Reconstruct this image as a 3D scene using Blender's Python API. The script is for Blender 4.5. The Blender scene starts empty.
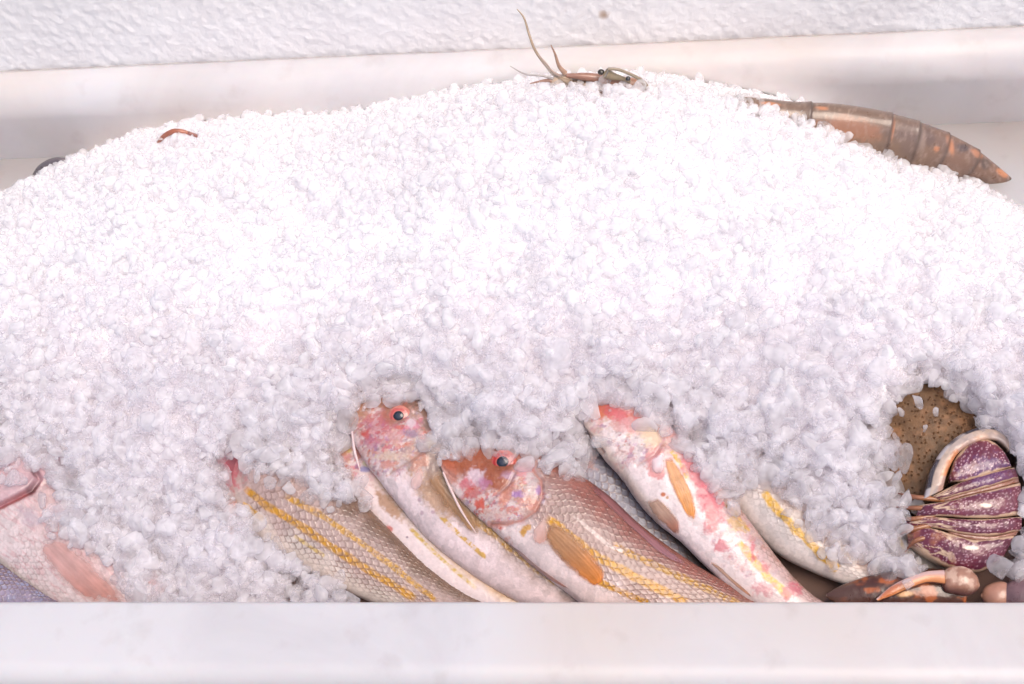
import bpy, math, random
import numpy as np
from mathutils import Vector
random.seed(7); RNG = np.random.default_rng(7)
SC = bpy.context.scene; COL = SC.collection
S = 0.01                                   # all lengths below are in centimetres

# ------------------------------------------------------------------ camera
FPX = 1576.0
CAM = np.array([0.0, -34.569, 70.446])
def basis(p, yaw, roll):
    cp, sp = math.cos(p), math.sin(p)
    fw = np.array([0, cp, -sp]); up = np.array([0, sp, cp]); rt = np.array([1., 0, 0])
    c, s = math.cos(yaw), math.sin(yaw); Rz = np.array([[c, -s, 0], [s, c, 0], [0, 0, 1]])
    fw, up, rt = Rz @ fw, Rz @ up, Rz @ rt
    c, s = math.cos(roll), math.sin(roll)
    return fw, up * c + rt * s, rt * c - up * s
FW, UP, RT = basis(math.radians(52), 0.2076, 0.18507)
def ray(px, py): return FW + RT * (px - 512) / FPX - UP * (py - 342) / FPX
def proj(P):
    d = np.asarray(P, float) - CAM; z = d @ FW
    return 512 + FPX * (d @ RT) / z, 342 - FPX * (d @ UP) / z
def at_y(px, py, y):                       # point seen there on an upright plane
    d = ray(px, py); return CAM + d * (y - CAM[1]) / d[1]
def at_z(px, py, z):
    d = ray(px, py); return CAM + d * (z - CAM[2]) / d[2]
SL = math.radians(20)
PO = np.array([0, 2.2, 1.9]); E1 = np.array([1., 0, 0])
E2 = np.array([0, math.cos(SL), math.sin(SL)]); NN = np.array([0, -math.sin(SL), math.cos(SL)])
def on_plane(px, py, off=0.0):             # point on the sloping bed the catch lies on
    d = ray(px, py); o = PO + NN * off
    return CAM + d * (((o - CAM) @ NN) / (d @ NN))
def plane_px(P, off):                      # pattern coordinates of a body point in its own side view
    P = np.asarray(P); h = (P - PO) @ NN - off
    return proj(P - h[..., None] * NN)

cd = bpy.data.cameras.new("camera"); cam = bpy.data.objects.new("camera", cd); COL.objects.link(cam)
cd.sensor_width = 36; cd.lens = 36 * FPX / 1024; cd.clip_start = 0.01; cd.clip_end = 50
from mathutils import Matrix
m = Matrix.Identity(4)
for i in range(3):
    m[i][0] = RT[i]; m[i][1] = UP[i]; m[i][2] = -FW[i]; m[i][3] = CAM[i] * S
cam.matrix_world = m
SC.camera = cam

# ------------------------------------------------------------------ noise
def _hash(i, j, k, seed):
    n = (i * 73856093) ^ (j * 19349663) ^ (k * 83492791) ^ (seed * 2654435761)
    n = (n ^ (n >> 13)) * 1274126177 & 0x7fffffff
    n = (n ^ (n >> 16)) & 0xffff
    return n / 65535.0
def vnoise(x, y, z=0.0, seed=0):
    x, y = np.broadcast_arrays(np.asarray(x, float), np.asarray(y, float)); z = np.zeros_like(x) + z
    i, j, k = np.floor(x).astype(np.int64), np.floor(y).astype(np.int64), np.floor(z).astype(np.int64)
    u, v, w = x - i, y - j, z - k
    u, v, w = u*u*(3-2*u), v*v*(3-2*v), w*w*(3-2*w)
    r = 0
    for a in (0, 1):
        for b in (0, 1):
            for c in (0, 1):
                r = r + _hash(i+a, j+b, k+c, seed) * (u if a else 1-u) * (v if b else 1-v) * (w if c else 1-w)
    return r
def fbm(x, y, z=0.0, seed=0, oct=4):
    r = 0; a = .5; f = 1
    for o in range(oct):
        r = r + a * vnoise(np.asarray(x)*f, np.asarray(y)*f, np.asarray(z)*f, seed+o); a *= .5; f *= 2.03
    return r / (1 - .5**oct)
def cells(x, y, seed=0):                   # distance to the nearest of scattered points, and that point's hash
    x = np.asarray(x, float); y = np.asarray(y, float)
    i, j = np.floor(x).astype(np.int64), np.floor(y).astype(np.int64)
    best = np.full(x.shape, 9.0); hid = np.zeros(x.shape)
    for a in (-1, 0, 1):
        for b in (-1, 0, 1):
            hx = _hash(i+a, j+b, i*0, seed); hy = _hash(i+a, j+b, i*0+1, seed)
            d = np.hypot(i+a+hx-x, j+b+hy-y); q = d < best
            best = np.where(q, d, best); hid = np.where(q, _hash(i+a, j+b, i*0+2, seed), hid)
    return best, hid
def ss(a, b, x):
    t = np.clip((np.asarray(x, float) - a) / (b - a), 0, 1); return t*t*(3-2*t)
def mixc(c, col, k):
    k = np.clip(np.asarray(k), 0, 1)[..., None]; return c * (1-k) + np.array(col) * k
def pchip(xs, ys, x):                      # smooth curve through points
    xs = np.asarray(xs, float); ys = np.asarray(ys, float); x = np.asarray(x, float)
    h = np.diff(xs); dl = np.diff(ys, axis=0) / (h if ys.ndim == 1 else h[:, None])
    m = np.zeros_like(ys); m[0] = dl[0]; m[-1] = dl[-1]; m[1:-1] = (dl[:-1] + dl[1:]) / 2
    if ys.ndim == 1:
        z = dl[:-1] * dl[1:] <= 0; m[1:-1][z] = 0
    k = np.clip(np.searchsorted(xs, x) - 1, 0, len(xs) - 2); t = (x - xs[k]) / h[k]
    hh = h[k]
    if ys.ndim > 1: t = t[..., None]; hh = hh[..., None]
    t = np.clip(t, 0, 1)
    return (2*t**3-3*t**2+1)*ys[k] + (t**3-2*t**2+t)*hh*m[k] + (-2*t**3+3*t**2)*ys[k+1] + (t**3-t**2)*hh*m[k+1]

# ------------------------------------------------------------------ objects
def build(name, V, F, mat, parent=None, color=None, smooth=True, mats=None, mat_idx=None):
    V = np.asarray(V, float)
    if parent is not None:
        o0 = np.zeros(3); q = parent
        while q is not None:
            o0 = o0 + np.array(q.location) / S; q = q.parent
        V = V - o0
    me = bpy.data.meshes.new(name)
    F = [np.asarray(f) for f in F] if isinstance(F, list) else np.asarray(F)
    nv = len(V); me.vertices.add(nv); me.vertices.foreach_set("co", (V * S).astype(np.float32).ravel())
    if isinstance(F, list):
        tot = np.array([len(f) for f in F]); flat = np.concatenate(F)
    else:
        tot = np.full(len(F), F.shape[1]); flat = F.ravel()
    me.loops.add(len(flat)); me.loops.foreach_set("vertex_index", flat.astype(np.int32))
    me.polygons.add(len(tot)); st = np.concatenate([[0], np.cumsum(tot)[:-1]])
    me.polygons.foreach_set("loop_start", st.astype(np.int32)); me.polygons.foreach_set("loop_total", tot.astype(np.int32))
    me.polygons.foreach_set("use_smooth", np.full(len(tot), smooth))
    if mat_idx is not None: me.polygons.foreach_set("material_index", np.asarray(mat_idx, dtype=np.int32))
    me.update(calc_edges=True); me.validate()
    if color is not None:
        at = me.color_attributes.new("Col", "FLOAT_COLOR", "POINT")
        c4 = np.ones((nv, 4), np.float32); c4[:, :color.shape[1]] = np.clip(color, 0.002, 0.98); at.data.foreach_set("color", c4.ravel())
    for mm in (mats or [mat]): me.materials.append(mm)
    o = bpy.data.objects.new(name, me); COL.objects.link(o); o.parent = parent
    return o
def grid_faces(nu, nv, wrap_v=False):
    i = np.arange(nu - 1)[:, None]; j = np.arange(nv if wrap_v else nv - 1)[None, :]
    j2 = (j + 1) % nv
    return np.stack([i*nv + j, i*nv + j2, (i+1)*nv + j2, (i+1)*nv + j], -1).reshape(-1, 4)
def thing(name, label, cat, loc=(0, 0, 0), group=None):
    o = bpy.data.objects.new(name, None); COL.objects.link(o); o.empty_display_size = .02
    o.location = Vector(loc) * S; o['label'] = label; o['category'] = cat
    if group: o['group'] = group
    return o
def tag(o, label, cat, group=None):
    o['label'] = label; o['category'] = cat
    if group: o['group'] = group
    return o

# ------------------------------------------------------------------ materials
def new_mat(name):
    mt = bpy.data.materials.new(name); mt.use_nodes = True
    nt = mt.node_tree; b = nt.nodes["Principled BSDF"]; return mt, nt, b
def N(nt, t, **kw):
    n = nt.nodes.new(t)
    for k, v in kw.items():
        if k in n.inputs: n.inputs[k].default_value = v
        else: setattr(n, k, v)
    return n
def skin_mat(name, rough=.3, coat=.35, sss=.12, trans=0.0, alpha=False):
    mt, nt, b = new_mat(name)
    a = N(nt, 'ShaderNodeVertexColor', layer_name="Col")
    nt.links.new(a.outputs['Color'], b.inputs['Base Color'])
    if alpha: nt.links.new(a.outputs['Alpha'], b.inputs['Alpha'])
    b.inputs['Roughness'].default_value = rough; b.inputs['Coat Weight'].default_value = coat
    b.inputs['Coat Roughness'].default_value = .12
    b.inputs['Subsurface Weight'].default_value = sss; b.inputs['Subsurface Scale'].default_value = .004
    b.inputs['Subsurface Radius'].default_value = (1, .4, .3)
    b.inputs['Transmission Weight'].default_value = trans
    tc = N(nt, 'ShaderNodeTexCoord'); no = N(nt, 'ShaderNodeTexNoise', Scale=900.0, Detail=3.0)
    nt.links.new(tc.outputs['Object'], no.inputs['Vector'])
    bp = N(nt, 'ShaderNodeBump', Strength=.25, Distance=.0006)
    nt.links.new(no.outputs['Fac'], bp.inputs['Height']); nt.links.new(bp.outputs['Normal'], b.inputs['Normal'])
    mr = N(nt, 'ShaderNodeMapRange'); mr.inputs['To Min'].default_value = rough - .12; mr.inputs['To Max'].default_value = rough + .2
    n2 = N(nt, 'ShaderNodeTexNoise', Scale=180.0, Detail=3.0); nt.links.new(tc.outputs['Object'], n2.inputs['Vector'])
    nt.links.new(n2.outputs['Fac'], mr.inputs['Value']); nt.links.new(mr.outputs['Result'], b.inputs['Roughness'])
    return mt
M_FISH = skin_mat('wet_fish_skin', .27, .25, .08)
M_FIN = skin_mat('fin_membrane', .35, .3, .1, 0.0, True)
M_SHELL = skin_mat('wet_shell', .28, .5, .0)
M_EYE = skin_mat('wet_eye', .14, .5, .0)
M_DULL = skin_mat('speckled_shell', .5, .06, .0); M_DULL.node_tree.nodes['Principled BSDF'].inputs['Specular IOR Level'].default_value = .22

def marble(name, base=(.595, .583, .597)):
    mt, nt, b = new_mat(name)
    tc = N(nt, 'ShaderNodeTexCoord')
    n1 = N(nt, 'ShaderNodeTexNoise', Scale=9.0, Detail=6.0, Roughness=.6, Distortion=.8)
    n2 = N(nt, 'ShaderNodeTexNoise', Scale=4.0, Detail=3.0)
    n3 = N(nt, 'ShaderNodeTexNoise', Scale=60.0, Detail=4.0)
    for n in (n1, n2, n3): nt.links.new(tc.outputs['Object'], n.inputs['Vector'])
    r1 = N(nt, 'ShaderNodeValToRGB'); e = r1.color_ramp.elements
    e[0].position = .25; e[0].color = (base[0]*.86, base[1]*.85, base[2]*.86, 1); e[1].position = .56; e[1].color = (*base, 1)
    nt.links.new(n1.outputs['Fac'], r1.inputs['Fac'])
    r2 = N(nt, 'ShaderNodeValToRGB'); e = r2.color_ramp.elements
    e[0].position = .52; e[0].color = (1, 1, 1, 1); e[1].position = .74; e[1].color = (.97, .86, .76, 1)
    nt.links.new(n2.outputs['Fac'], r2.inputs['Fac'])
    mx = N(nt, 'ShaderNodeMix', data_type='RGBA', blend_type='MULTIPLY'); mx.inputs[0].default_value = 1
    nt.links.new(r1.outputs['Color'], mx.inputs[6]); nt.links.new(r2.outputs['Color'], mx.inputs[7])
    r3 = N(nt, 'ShaderNodeValToRGB'); e = r3.color_ramp.elements
    e[0].position = .22; e[0].color = (.86, .83, .82, 1); e[1].position = .42; e[1].color = (1, 1, 1, 1)
    nt.links.new(n3.outputs['Fac'], r3.inputs['Fac'])
    m2 = N(nt, 'ShaderNodeMix', data_type='RGBA', blend_type='MULTIPLY'); m2.inputs[0].default_value = .7
    nt.links.new(mx.outputs[2], m2.inputs[6]); nt.links.new(r3.outputs['Color'], m2.inputs[7])
    nt.links.new(m2.outputs[2], b.inputs['Base Color'])
    b.inputs['Roughness'].default_value = .42; b.inputs['Subsurface Weight'].default_value = .15
    b.inputs['Subsurface Scale'].default_value = .006
    bp = N(nt, 'ShaderNodeBump', Strength=.12, Distance=.001); nt.links.new(n3.outputs['Fac'], bp.inputs['Height'])
    nt.links.new(bp.outputs['Normal'], b.inputs['Normal'])
    return mt
M_MARBLE = marble('white_marble')

def plaster_mat():
    mt, nt, b = new_mat('white_plaster')
    tc = N(nt, 'ShaderNodeTexCoord')
    n1 = N(nt, 'ShaderNodeTexNoise', Scale=16.0, Detail=5.0); nt.links.new(tc.outputs['Object'], n1.inputs['Vector'])
    r = N(nt, 'ShaderNodeValToRGB'); e = r.color_ramp.elements
    e[0].position = .35; e[0].color = (.83, .80, .79, 1); e[1].position = .62; e[1].color = (.87, .85, .84, 1)
    nt.links.new(n1.outputs['Fac'], r.inputs['Fac'])
    v = N(nt, 'ShaderNodeTexVoronoi', Scale=14.0); nt.links.new(tc.outputs['Object'], v.inputs['Vector'])
    r2 = N(nt, 'ShaderNodeValToRGB'); e = r2.color_ramp.elements
    e[0].position = .075; e[0].color = (.45, .26, .12, 1); e[1].position = .10; e[1].color = (1, 1, 1, 1)
    nt.links.new(v.outputs['Distance'], r2.inputs['Fac'])
    mx = N(nt, 'ShaderNodeMix', data_type='RGBA', blend_type='MULTIPLY'); mx.inputs[0].default_value = .85
    nt.links.new(r.outputs['Color'], mx.inputs[6]); nt.links.new(r2.outputs['Color'], mx.inputs[7])
    nt.links.new(mx.outputs[2], b.inputs['Base Color']); b.inputs['Roughness'].default_value = .6
    n2 = N(nt, 'ShaderNodeTexNoise', Scale=420.0, Detail=4.0); nt.links.new(tc.outputs['Object'], n2.inputs['Vector'])
    bp = N(nt, 'ShaderNodeBump', Strength=.35, Distance=.0012); nt.links.new(n2.outputs['Fac'], bp.inputs['Height'])
    nt.links.new(bp.outputs['Normal'], b.inputs['Normal'])
    return mt
M_PLASTER = plaster_mat()

def ice_mat(name, clear, glass, rough, col):
    """crushed ice: cloudy grains that scatter light through themselves, part clear, with a wet skin"""
    mt, nt, b = new_mat(name); lk = nt.links.new; out = nt.nodes['Material Output']
    tc = N(nt, 'ShaderNodeTexCoord'); n = N(nt, 'ShaderNodeTexNoise', Scale=260.0, Detail=3.0); lk(tc.outputs['Object'], n.inputs['Vector'])
    bp = N(nt, 'ShaderNodeBump', Strength=.3, Distance=.0008); lk(n.outputs['Fac'], bp.inputs['Height'])
    b.inputs['Base Color'].default_value = (*col, 1); b.inputs['Roughness'].default_value = rough; b.inputs['IOR'].default_value = 1.31
    b.inputs['Transmission Weight'].default_value = glass; lk(bp.outputs['Normal'], b.inputs['Normal'])
    tl = N(nt, 'ShaderNodeBsdfTranslucent'); tl.inputs['Color'].default_value = (*col, 1); lk(bp.outputs['Normal'], tl.inputs['Normal'])
    m1 = N(nt, 'ShaderNodeMixShader'); m1.inputs[0].default_value = .45; lk(b.outputs[0], m1.inputs[1]); lk(tl.outputs[0], m1.inputs[2])
    tp = N(nt, 'ShaderNodeBsdfTransparent'); tp.inputs['Color'].default_value = (.996, .992, .996, 1)
    n2 = N(nt, 'ShaderNodeTexNoise', Scale=110.0, Detail=2.0); lk(tc.outputs['Object'], n2.inputs['Vector'])
    mr = N(nt, 'ShaderNodeMapRange'); mr.inputs['From Min'].default_value = .35; mr.inputs['From Max'].default_value = .65
    mr.inputs['To Min'].default_value = max(0, clear - .2); mr.inputs['To Max'].default_value = min(1, clear + .2); lk(n2.outputs['Fac'], mr.inputs['Value'])
    m2 = N(nt, 'ShaderNodeMixShader'); lk(mr.outputs['Result'], m2.inputs[0]); lk(m1.outputs[0], m2.inputs[1]); lk(tp.outputs[0], m2.inputs[2])
    lk(m2.outputs[0], out.inputs['Surface'])
    return mt
M_ICE = ice_mat('frosted_ice', .58, 0, .2, (.976, .971, .975))
M_ICE2 = ice_mat('melting_ice', .66, .22, .05, (.994, .980, .991))
M_CLEAR = ice_mat('clear_ice', .60, .5, .03, (.995, .981, .991))
M_CORE, _nt, _b = new_mat('packed_ice')
_b.inputs['Base Color'].default_value = (.965, .95, .955, 1); _b.inputs['Roughness'].default_value = .5

# ------------------------------------------------------------------ setting: trough and wall
H = 5.5; L = 35.26; WB = 2.4; WF = 4.2; X0, X1 = -75.0, 50.0
def extrude(name, prof, parent, nx=160, wob=.03, seed=1):
    prof = np.array(prof); n = len(prof); xs = np.linspace(X0, X1, nx)
    V = np.zeros((nx, n, 3)); V[..., 0] = xs[:, None]; V[..., 1:] = prof[None]
    w = (fbm(V[..., 0]*.25, V[..., 1]*.6, V[..., 2]*.6, seed) - .5) * 2 * wob
    V[..., 1] += w; V[..., 2] += (fbm(V[..., 0]*.2, V[..., 1]*.6, V[..., 2]*.6, seed+9) - .5) * 2 * wob
    F = list(grid_faces(nx, n, True)) + [np.arange(n)[::-1], (nx-1)*n + np.arange(n)]
    return build(name, V.reshape(-1, 3), F, M_MARBLE, parent)
def arc(cy, cz, r, a0, a1, k=9):
    return [(cy + r*math.cos(math.radians(a)), cz + r*math.sin(math.radians(a))) for a in np.linspace(a0, a1, k)]
trough = thing('marble_trough', 'white marble display trough with thick rounded rims holding the ice and the catch', 'trough', (-10, 16, 0))
fr = arc(-.3, H-.3, .3, 0, 90, 6) + arc(-WF+1.1, H-1.15, 1.15, 90, 180, 12) + [(-WF-.05, -3.0), (0, -3.0), (0, .02)]
extrude('front_rim', fr, trough, seed=3)
br = [(L, -3.0), (L, .02)] + arc(L+2.1, H-2.1, 2.1, 180, 90, 24) + [(L+WB-.05, H), (L+WB-.05, -3.0)]
extrude('back_rim', br[::-1], trough, wob=.06, seed=5)
fl = [(.005, -3.0), (.005, 0), (L*.5, .05), (L-.005, 0), (L-.005, -3.0)]
extrude('trough_floor', fl[::-1], trough, wob=.01, seed=8)
# plaster wall: rough trowelled surface, real relief
nx, nz = 620, 190
gx = np.linspace(-62, 34, nx)[:, None]; gz = np.linspace(1.0, 26, nz)[None]
GX, GZ = np.broadcast_arrays(gx, gz)
rel = (fbm(GX*3.0 + GZ*.9, GZ*1.9, 0, 21, 4) - .5) * .14 + ss(.5, .75, fbm(GX*5.5+GZ*1.8, GZ*3.2, 3.1, 31, 3)) * .055 + (fbm(GX*.12, GZ*.12, 0, 41, 2)-.5)*.3
V = np.stack([GX, L + WB + .15 - rel, GZ], -1).reshape(-1, 3)
nb = len(V)
bk = np.array([[-62, L+WB+8, 1], [-62, L+WB+8, 26], [34, L+WB+8, 26], [34, L+WB+8, 1]])
c0, c1, c2, c3 = 0, nz-1, nx*nz-1, (nx-1)*nz
F = list(grid_faces(nx, nz)) + [np.array(q) for q in ([nb, nb+1, nb+2, nb+3], [c0, nb, nb+3, c3], [c1, c2, nb+2, nb+1], [c0, c1, nb+1, nb], [c3, nb+3, nb+2, c2])]
o = build('plaster_wall', V, F, M_PLASTER); tag(o, 'rough white plastered wall rising behind the marble trough', 'wall')

# ------------------------------------------------------------------ lofted bodies
TOPS = []                                  # upper surfaces, for laying ice on
def loft(pairs, off, w=.3, nu=260, nv=120, taper=True, sq=.85, wl=None, lift=None):
    k = np.linspace(0, 1, len(pairs)); lf = np.interp(k, *zip(*lift)) if lift else 0*k
    A = np.array([on_plane(*p[0:2], off+e) for p, e in zip(pairs, lf)]); B = np.array([on_plane(*p[2:4], off+e) for p, e in zip(pairs, lf)])
    mid = (A + B) / 2
    d = np.concatenate([[0], np.cumsum(np.linalg.norm(np.diff(mid, axis=0), axis=1))])
    s = d / d[-1]; u = np.linspace(0, 1, nu)**1.0
    a = pchip(s, A, u); b = pchip(s, B, u); c = (a + b) / 2; h = (a - b) / 2
    r = np.linalg.norm(h, axis=1)
    wv = w * 2 * r if wl is None else pchip([q[0] for q in wl], [q[1] for q in wl], u)
    nt_ = int(nv*.78); ph = np.concatenate([np.linspace(-math.pi/2, math.pi/2, nt_, endpoint=False), np.linspace(math.pi/2, 1.5*math.pi, nv-nt_, endpoint=False)])     # -1 ventral, up over the flank, +1 dorsal, and under
    ct, st = np.sin(ph), np.cos(ph)
    ct2 = np.sign(ct)*np.abs(ct)**sq; st2 = np.sign(st)*np.abs(st)**sq
    P = c[:, None] + h[:, None]*ct[None, :, None] + NN*(wv[:, None]*st2[None])[..., None]
    T = np.broadcast_to(ct[None], (nu, nv)); U = np.broadcast_to(u[:, None], (nu, nv))
    return dict(P=P, T=T, U=U, len=d[-1], r=r, off=off + pchip(s, lf, u)[:, None], nu=nu, nv=nv, top=np.broadcast_to(st[None] > -.05, (nu, nv)))
def normals(P):
    du = np.gradient(P, axis=0); dv = np.roll(P, -1, 1) - np.roll(P, 1, 1)
    n = np.cross(dv, du); n /= np.maximum(np.linalg.norm(n, axis=-1, keepdims=True), 1e-9)
    c = P.mean(1, keepdims=True)
    sgn = np.sign(((P - c) * n).sum(-1).mean()); return n * (sgn if sgn else 1)
def finish(L_, name, parent, color, disp, mat):
    P = L_['P'] + normals(L_['P']) * disp[..., None]; L_['P'] = P
    nu, nv = L_['nu'], L_['nv']
    F = list(grid_faces(nu, nv, True)) + [np.arange(nv), ((nu-1)*nv + np.arange(nv))[::-1]]
    TOPS.append(P[L_['top']])
    return build(name, P.reshape(-1, 3), F, mat, parent, color.reshape(-1, 3))
def surf_at(L_, px, py):                   # point of the upper surface over a place in the side view
    if 'kd' not in L_:
        Pt = L_['P'][L_['top']]; qx, qy = proj(Pt); L_['kd'] = (Pt, qx, qy)
    Pt, qx, qy = L_['kd']
    d = (qx - px)**2 + (qy - py)**2; k = np.argpartition(d, 4)[:4]; wgt = 1/(d[k]+.3)
    return (Pt[k]*wgt[:, None]).sum(0)/wgt.sum()

def scales(L_, pitch=.34, rows=15, head=.27, strength=1.0):
    """overlapping scales: returns relief (cm) and an edge mask, from body length and girth coordinates"""
    s = L_['U'] * L_['len'] / pitch
    T = np.arcsin(np.clip(L_['T'], -1, 1)) / (math.pi/2) * rows / 2
    best_h = np.zeros(s.shape); edge = np.zeros(s.shape)
    s = s + (fbm(s*.35, T*.35, 0, 5, 2) - .5)*.8; T = T + (fbm(s*.4, T*.4, 4, 6, 2) - .5)*.75
    done = np.zeros(s.shape, bool); row0 = np.floor(s).astype(int)
    for dk in (-2, -1, 0, 1):              # the scale nearest the head lies on top
        row = row0 + dk
        t = T + .5*(row % 2); tj = np.floor(t); ft = t - tj - .5
        fs = s - row
        dd = np.sqrt((fs/1.40)**2 + (ft/.62)**2)
        ins = (dd < 1) & (fs > -.25) & ~done
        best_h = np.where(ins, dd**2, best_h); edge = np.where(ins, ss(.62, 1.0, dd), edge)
        done |= ins
    fade = ss(head-.03, head+.05, L_['U'])
    return best_h*.02*strength*fade, edge*fade

def fin(name, parent, pts, color, host=None, lift=.06, rays=11, off=0.0, tip=(.9, .5, .2), thick=.03, na=56, nb=34, curl=.0):
    """thin fin from four pixel curves: root edge pts[0]->pts[1], outline left and right"""
    left, right = np.array(pts[0], float), np.array(pts[1], float)
    u = np.linspace(0, 1, na); lu = np.linspace(0, 1, len(left)); ru = np.linspace(0, 1, len(right))
    lx = pchip(lu, left, u); rx = pchip(ru, right, u)
    v = np.linspace(0, 1, nb)
    Q = lx[:, None]*(1-v)[None, :, None] + rx[:, None]*v[None, :, None]
    P = np.zeros((na, nb, 3))
    for i in range(na):
        for j in range(nb):
            P[i, j] = surf_at(host, *Q[i, j]) if host is not None else on_plane(*Q[i, j], off)
    if host is not None:                   # calm the draped sheet
        for _ in range(6):
            P[1:-1, 1:-1] = (P[1:-1, 1:-1]*2 + P[2:, 1:-1] + P[:-2, 1:-1] + P[1:-1, 2:] + P[1:-1, :-2]) / 6
    ray_w = .5 + .5*np.cos(v*rays*2*math.pi)
    edge = np.minimum(ss(0, .14, v), ss(0, .14, 1-v))[None]*np.minimum(1, ss(0, .12, 1-u))[:, None]
    hgt = lift*.6*(.12+.88*edge) + curl*u[:, None]**2 +   .006*ray_w[None]*np.sin(np.pi*np.clip(u, .05, .95))[:, None]
    top = P + NN*hgt[..., None]; bot = P + NN*(hgt - thick)[..., None]
    c = np.zeros((na, nb, 3)) + np.array(color); c = mixc(c, tip, ss(.3, .9, u)[:, None]*np.ones((1, nb)))
    streak = fbm(v[None]*rays*1.6 + u[:, None]*1.5, u[:, None]*2.2 + v[None], 0, 78, 3)
    c = c*(.84 + .24*streak)[..., None]*(.80 + .35*fbm(Q[..., 0]*.15, Q[..., 1]*.15, 0, 77, 3))[..., None]
    rag = (fbm(Q[..., 0]*.22, Q[..., 1]*.22, 0, 79, 3)-.5)*.16
    al = ss(.0, .30, np.minimum(v, 1-v)[None] + rag)*ss(0, .14, u[:, None]+rag*.5)*ss(0, .22, 1-u[:, None]+rag)*(.62 + .28*streak)
    c = np.concatenate([c, np.clip(al, .03, .92)[..., None]], -1)
    V = np.concatenate([top.reshape(-1, 3), bot.reshape(-1, 3)]); cc = np.concatenate([c.reshape(-1, 4)]*2)
    n = na*nb; g = grid_faces(na, nb); F = [f for f in g] + [f[::-1] + n for f in g]
    rim = list(range(nb)) + [i*nb + nb-1 for i in range(1, na)] + [(na-1)*nb + j for j in range(nb-2, -1, -1)] + [i*nb for i in range(na-2, 0, -1)]
    for a, b in zip(rim, rim[1:]+rim[:1]): F.append(np.array([a, a+n, b+n, b]))
    return build(name, V, [np.asarray(f) for f in F], M_FIN, parent, cc)
def tube(name, parent, pts, rad, col, mat, nv=10, nu=50, col2=None, build_it=True):
    pts = np.array(pts, float); s = np.linspace(0, 1, len(pts)); u = np.linspace(0, 1, nu)
    c = pchip(s, pts, u); r = np.interp(u, np.linspace(0, 1, len(rad)), rad)
    t = np.gradient(c, axis=0); t /= np.linalg.norm(t, axis=1, keepdims=True)
    ref = np.array([.13, .4, .9]); a = np.cross(t, ref); a /= np.linalg.norm(a, axis=1, keepdims=True); b = np.cross(t, a)
    ph = np.linspace(0, 2*math.pi, nv, endpoint=False)
    V = c[:, None] + r[:, None, None]*(a[:, None]*np.cos(ph)[None, :, None] + b[:, None]*np.sin(ph)[None, :, None])
    cc = np.zeros((nu, nv, 3)) + np.array(col)
    if col2 is not None: cc = mixc(cc, col2, np.broadcast_to(u[:, None], (nu, nv)))
    cc = cc*(.8 + .4*fbm(u[:, None]*12, ph[None]*2, 0, 13, 3))[..., None]
    F = list(grid_faces(nu, nv, True)) + [np.arange(nv), ((nu-1)*nv+np.arange(nv))[::-1]]
    return build(name, V.reshape(-1, 3), F, mat, parent, cc.reshape(-1, 3))
def eye(parent, host, px, py, rad, iris, rim, tilt=(0, 0, 0), pr=.43):
    c = surf_at(host, px, py); view = NN*.85 + np.array([-.05, -.25, .25]); n = view/np.linalg.norm(view)
    a = np.cross(n, [0, 1, 0]); a /= np.linalg.norm(a); b = np.cross(n, a)
    nu, nv = 26, 48; q = np.linspace(0, 1, nu); ph = np.linspace(0, 2*math.pi, nv, endpoint=False)
    prof = rad*np.where(q < .8, .17*np.cos(q*1.75), .17*np.cos(.8*1.75) - (q-.8)*.9)
    V = c + q[:, None, None]*rad*(a*np.cos(ph)[None, :, None] + b*.92*np.sin(ph)[None, :, None]) + n*(prof[:, None, None]+.02)
    k = q[:, None] + np.zeros((1, nv)); wob = (fbm(np.cos(ph)*2, np.sin(ph)*2, 0, 3, 3)-.5)[None]
    col = np.zeros((nu, nv, 3)) + np.array(iris)
    col = mixc(col, rim, ss(.68, .86, k+wob*.2)); col = mixc(col, (.62, .20, .15), ss(.44, .48, k)*(1-ss(.5, .58, k))*.5)
    col = col*(.75+.5*fbm(k*3, np.broadcast_to(np.cos(ph)*4, k.shape), np.broadcast_to(np.sin(ph)*4, k.shape), 9, 3))[..., None]
    F = list(grid_faces(nu, nv, True)) + [np.arange(nv)[::-1]]
    e = build('eye', V.reshape(-1, 3), F, M_EYE, parent, col.reshape(-1, 3))
    q2 = q*pr; prof2 = rad*.17*np.cos(q2*1.75) + rad*.05*(1-(q**4)) 
    V = c + q2[:, None, None]*rad*(a*np.cos(ph)[None, :, None]*(1+.05*np.cos(2*ph))[None, :, None] + b*.95*np.sin(ph)[None, :, None]) + n*(prof2[:, None, None]+.025)
    colp = mixc(np.zeros((nu, nv, 3)) + np.array((.03, .033, .05)), (.012, .011, .016), ss(.35, .8, q)[:, None]+np.zeros((1, nv)))
    build('pupil', V.reshape(-1, 3), F, M_EYE, e, colp.reshape(-1, 3))
    return e
def seg_d(qx, qy, pts):                    # distance to a polyline in pattern coordinates, and the run along it
    pts = np.array(pts, float); best = np.full(qx.shape, 1e9); run = np.zeros(qx.shape); n = len(pts)-1
    for i in range(n):
        a, b = pts[i], pts[i+1]; d = b-a
        t = np.clip(((qx-a[0])*d[0] + (qy-a[1])*d[1])/(d@d), 0, 1)
        dd = np.hypot(qx-a[0]-t*d[0], qy-a[1]-t*d[1]); q = dd < best
        best = np.where(q, dd, best); run = np.where(q, (i+t)/n, run)
    return best, run
def blob(qx, qy, cx, cy, rx, ry, seed=0, rag=.8, ang=0.0):
    c, s = math.cos(ang), math.sin(ang); dx, dy = qx-cx, qy-cy
    d = np.hypot((dx*c+dy*s)/rx, (-dx*s+dy*c)/ry) + ((fbm(qx*.13, qy*.13, 0, seed+50, 2)-.5)*1.7 + (fbm(qx*.42, qy*.42, 3, seed+51, 3)-.5)*1.5)*rag
    return 1 - ss(.45, 1.15, d)
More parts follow.
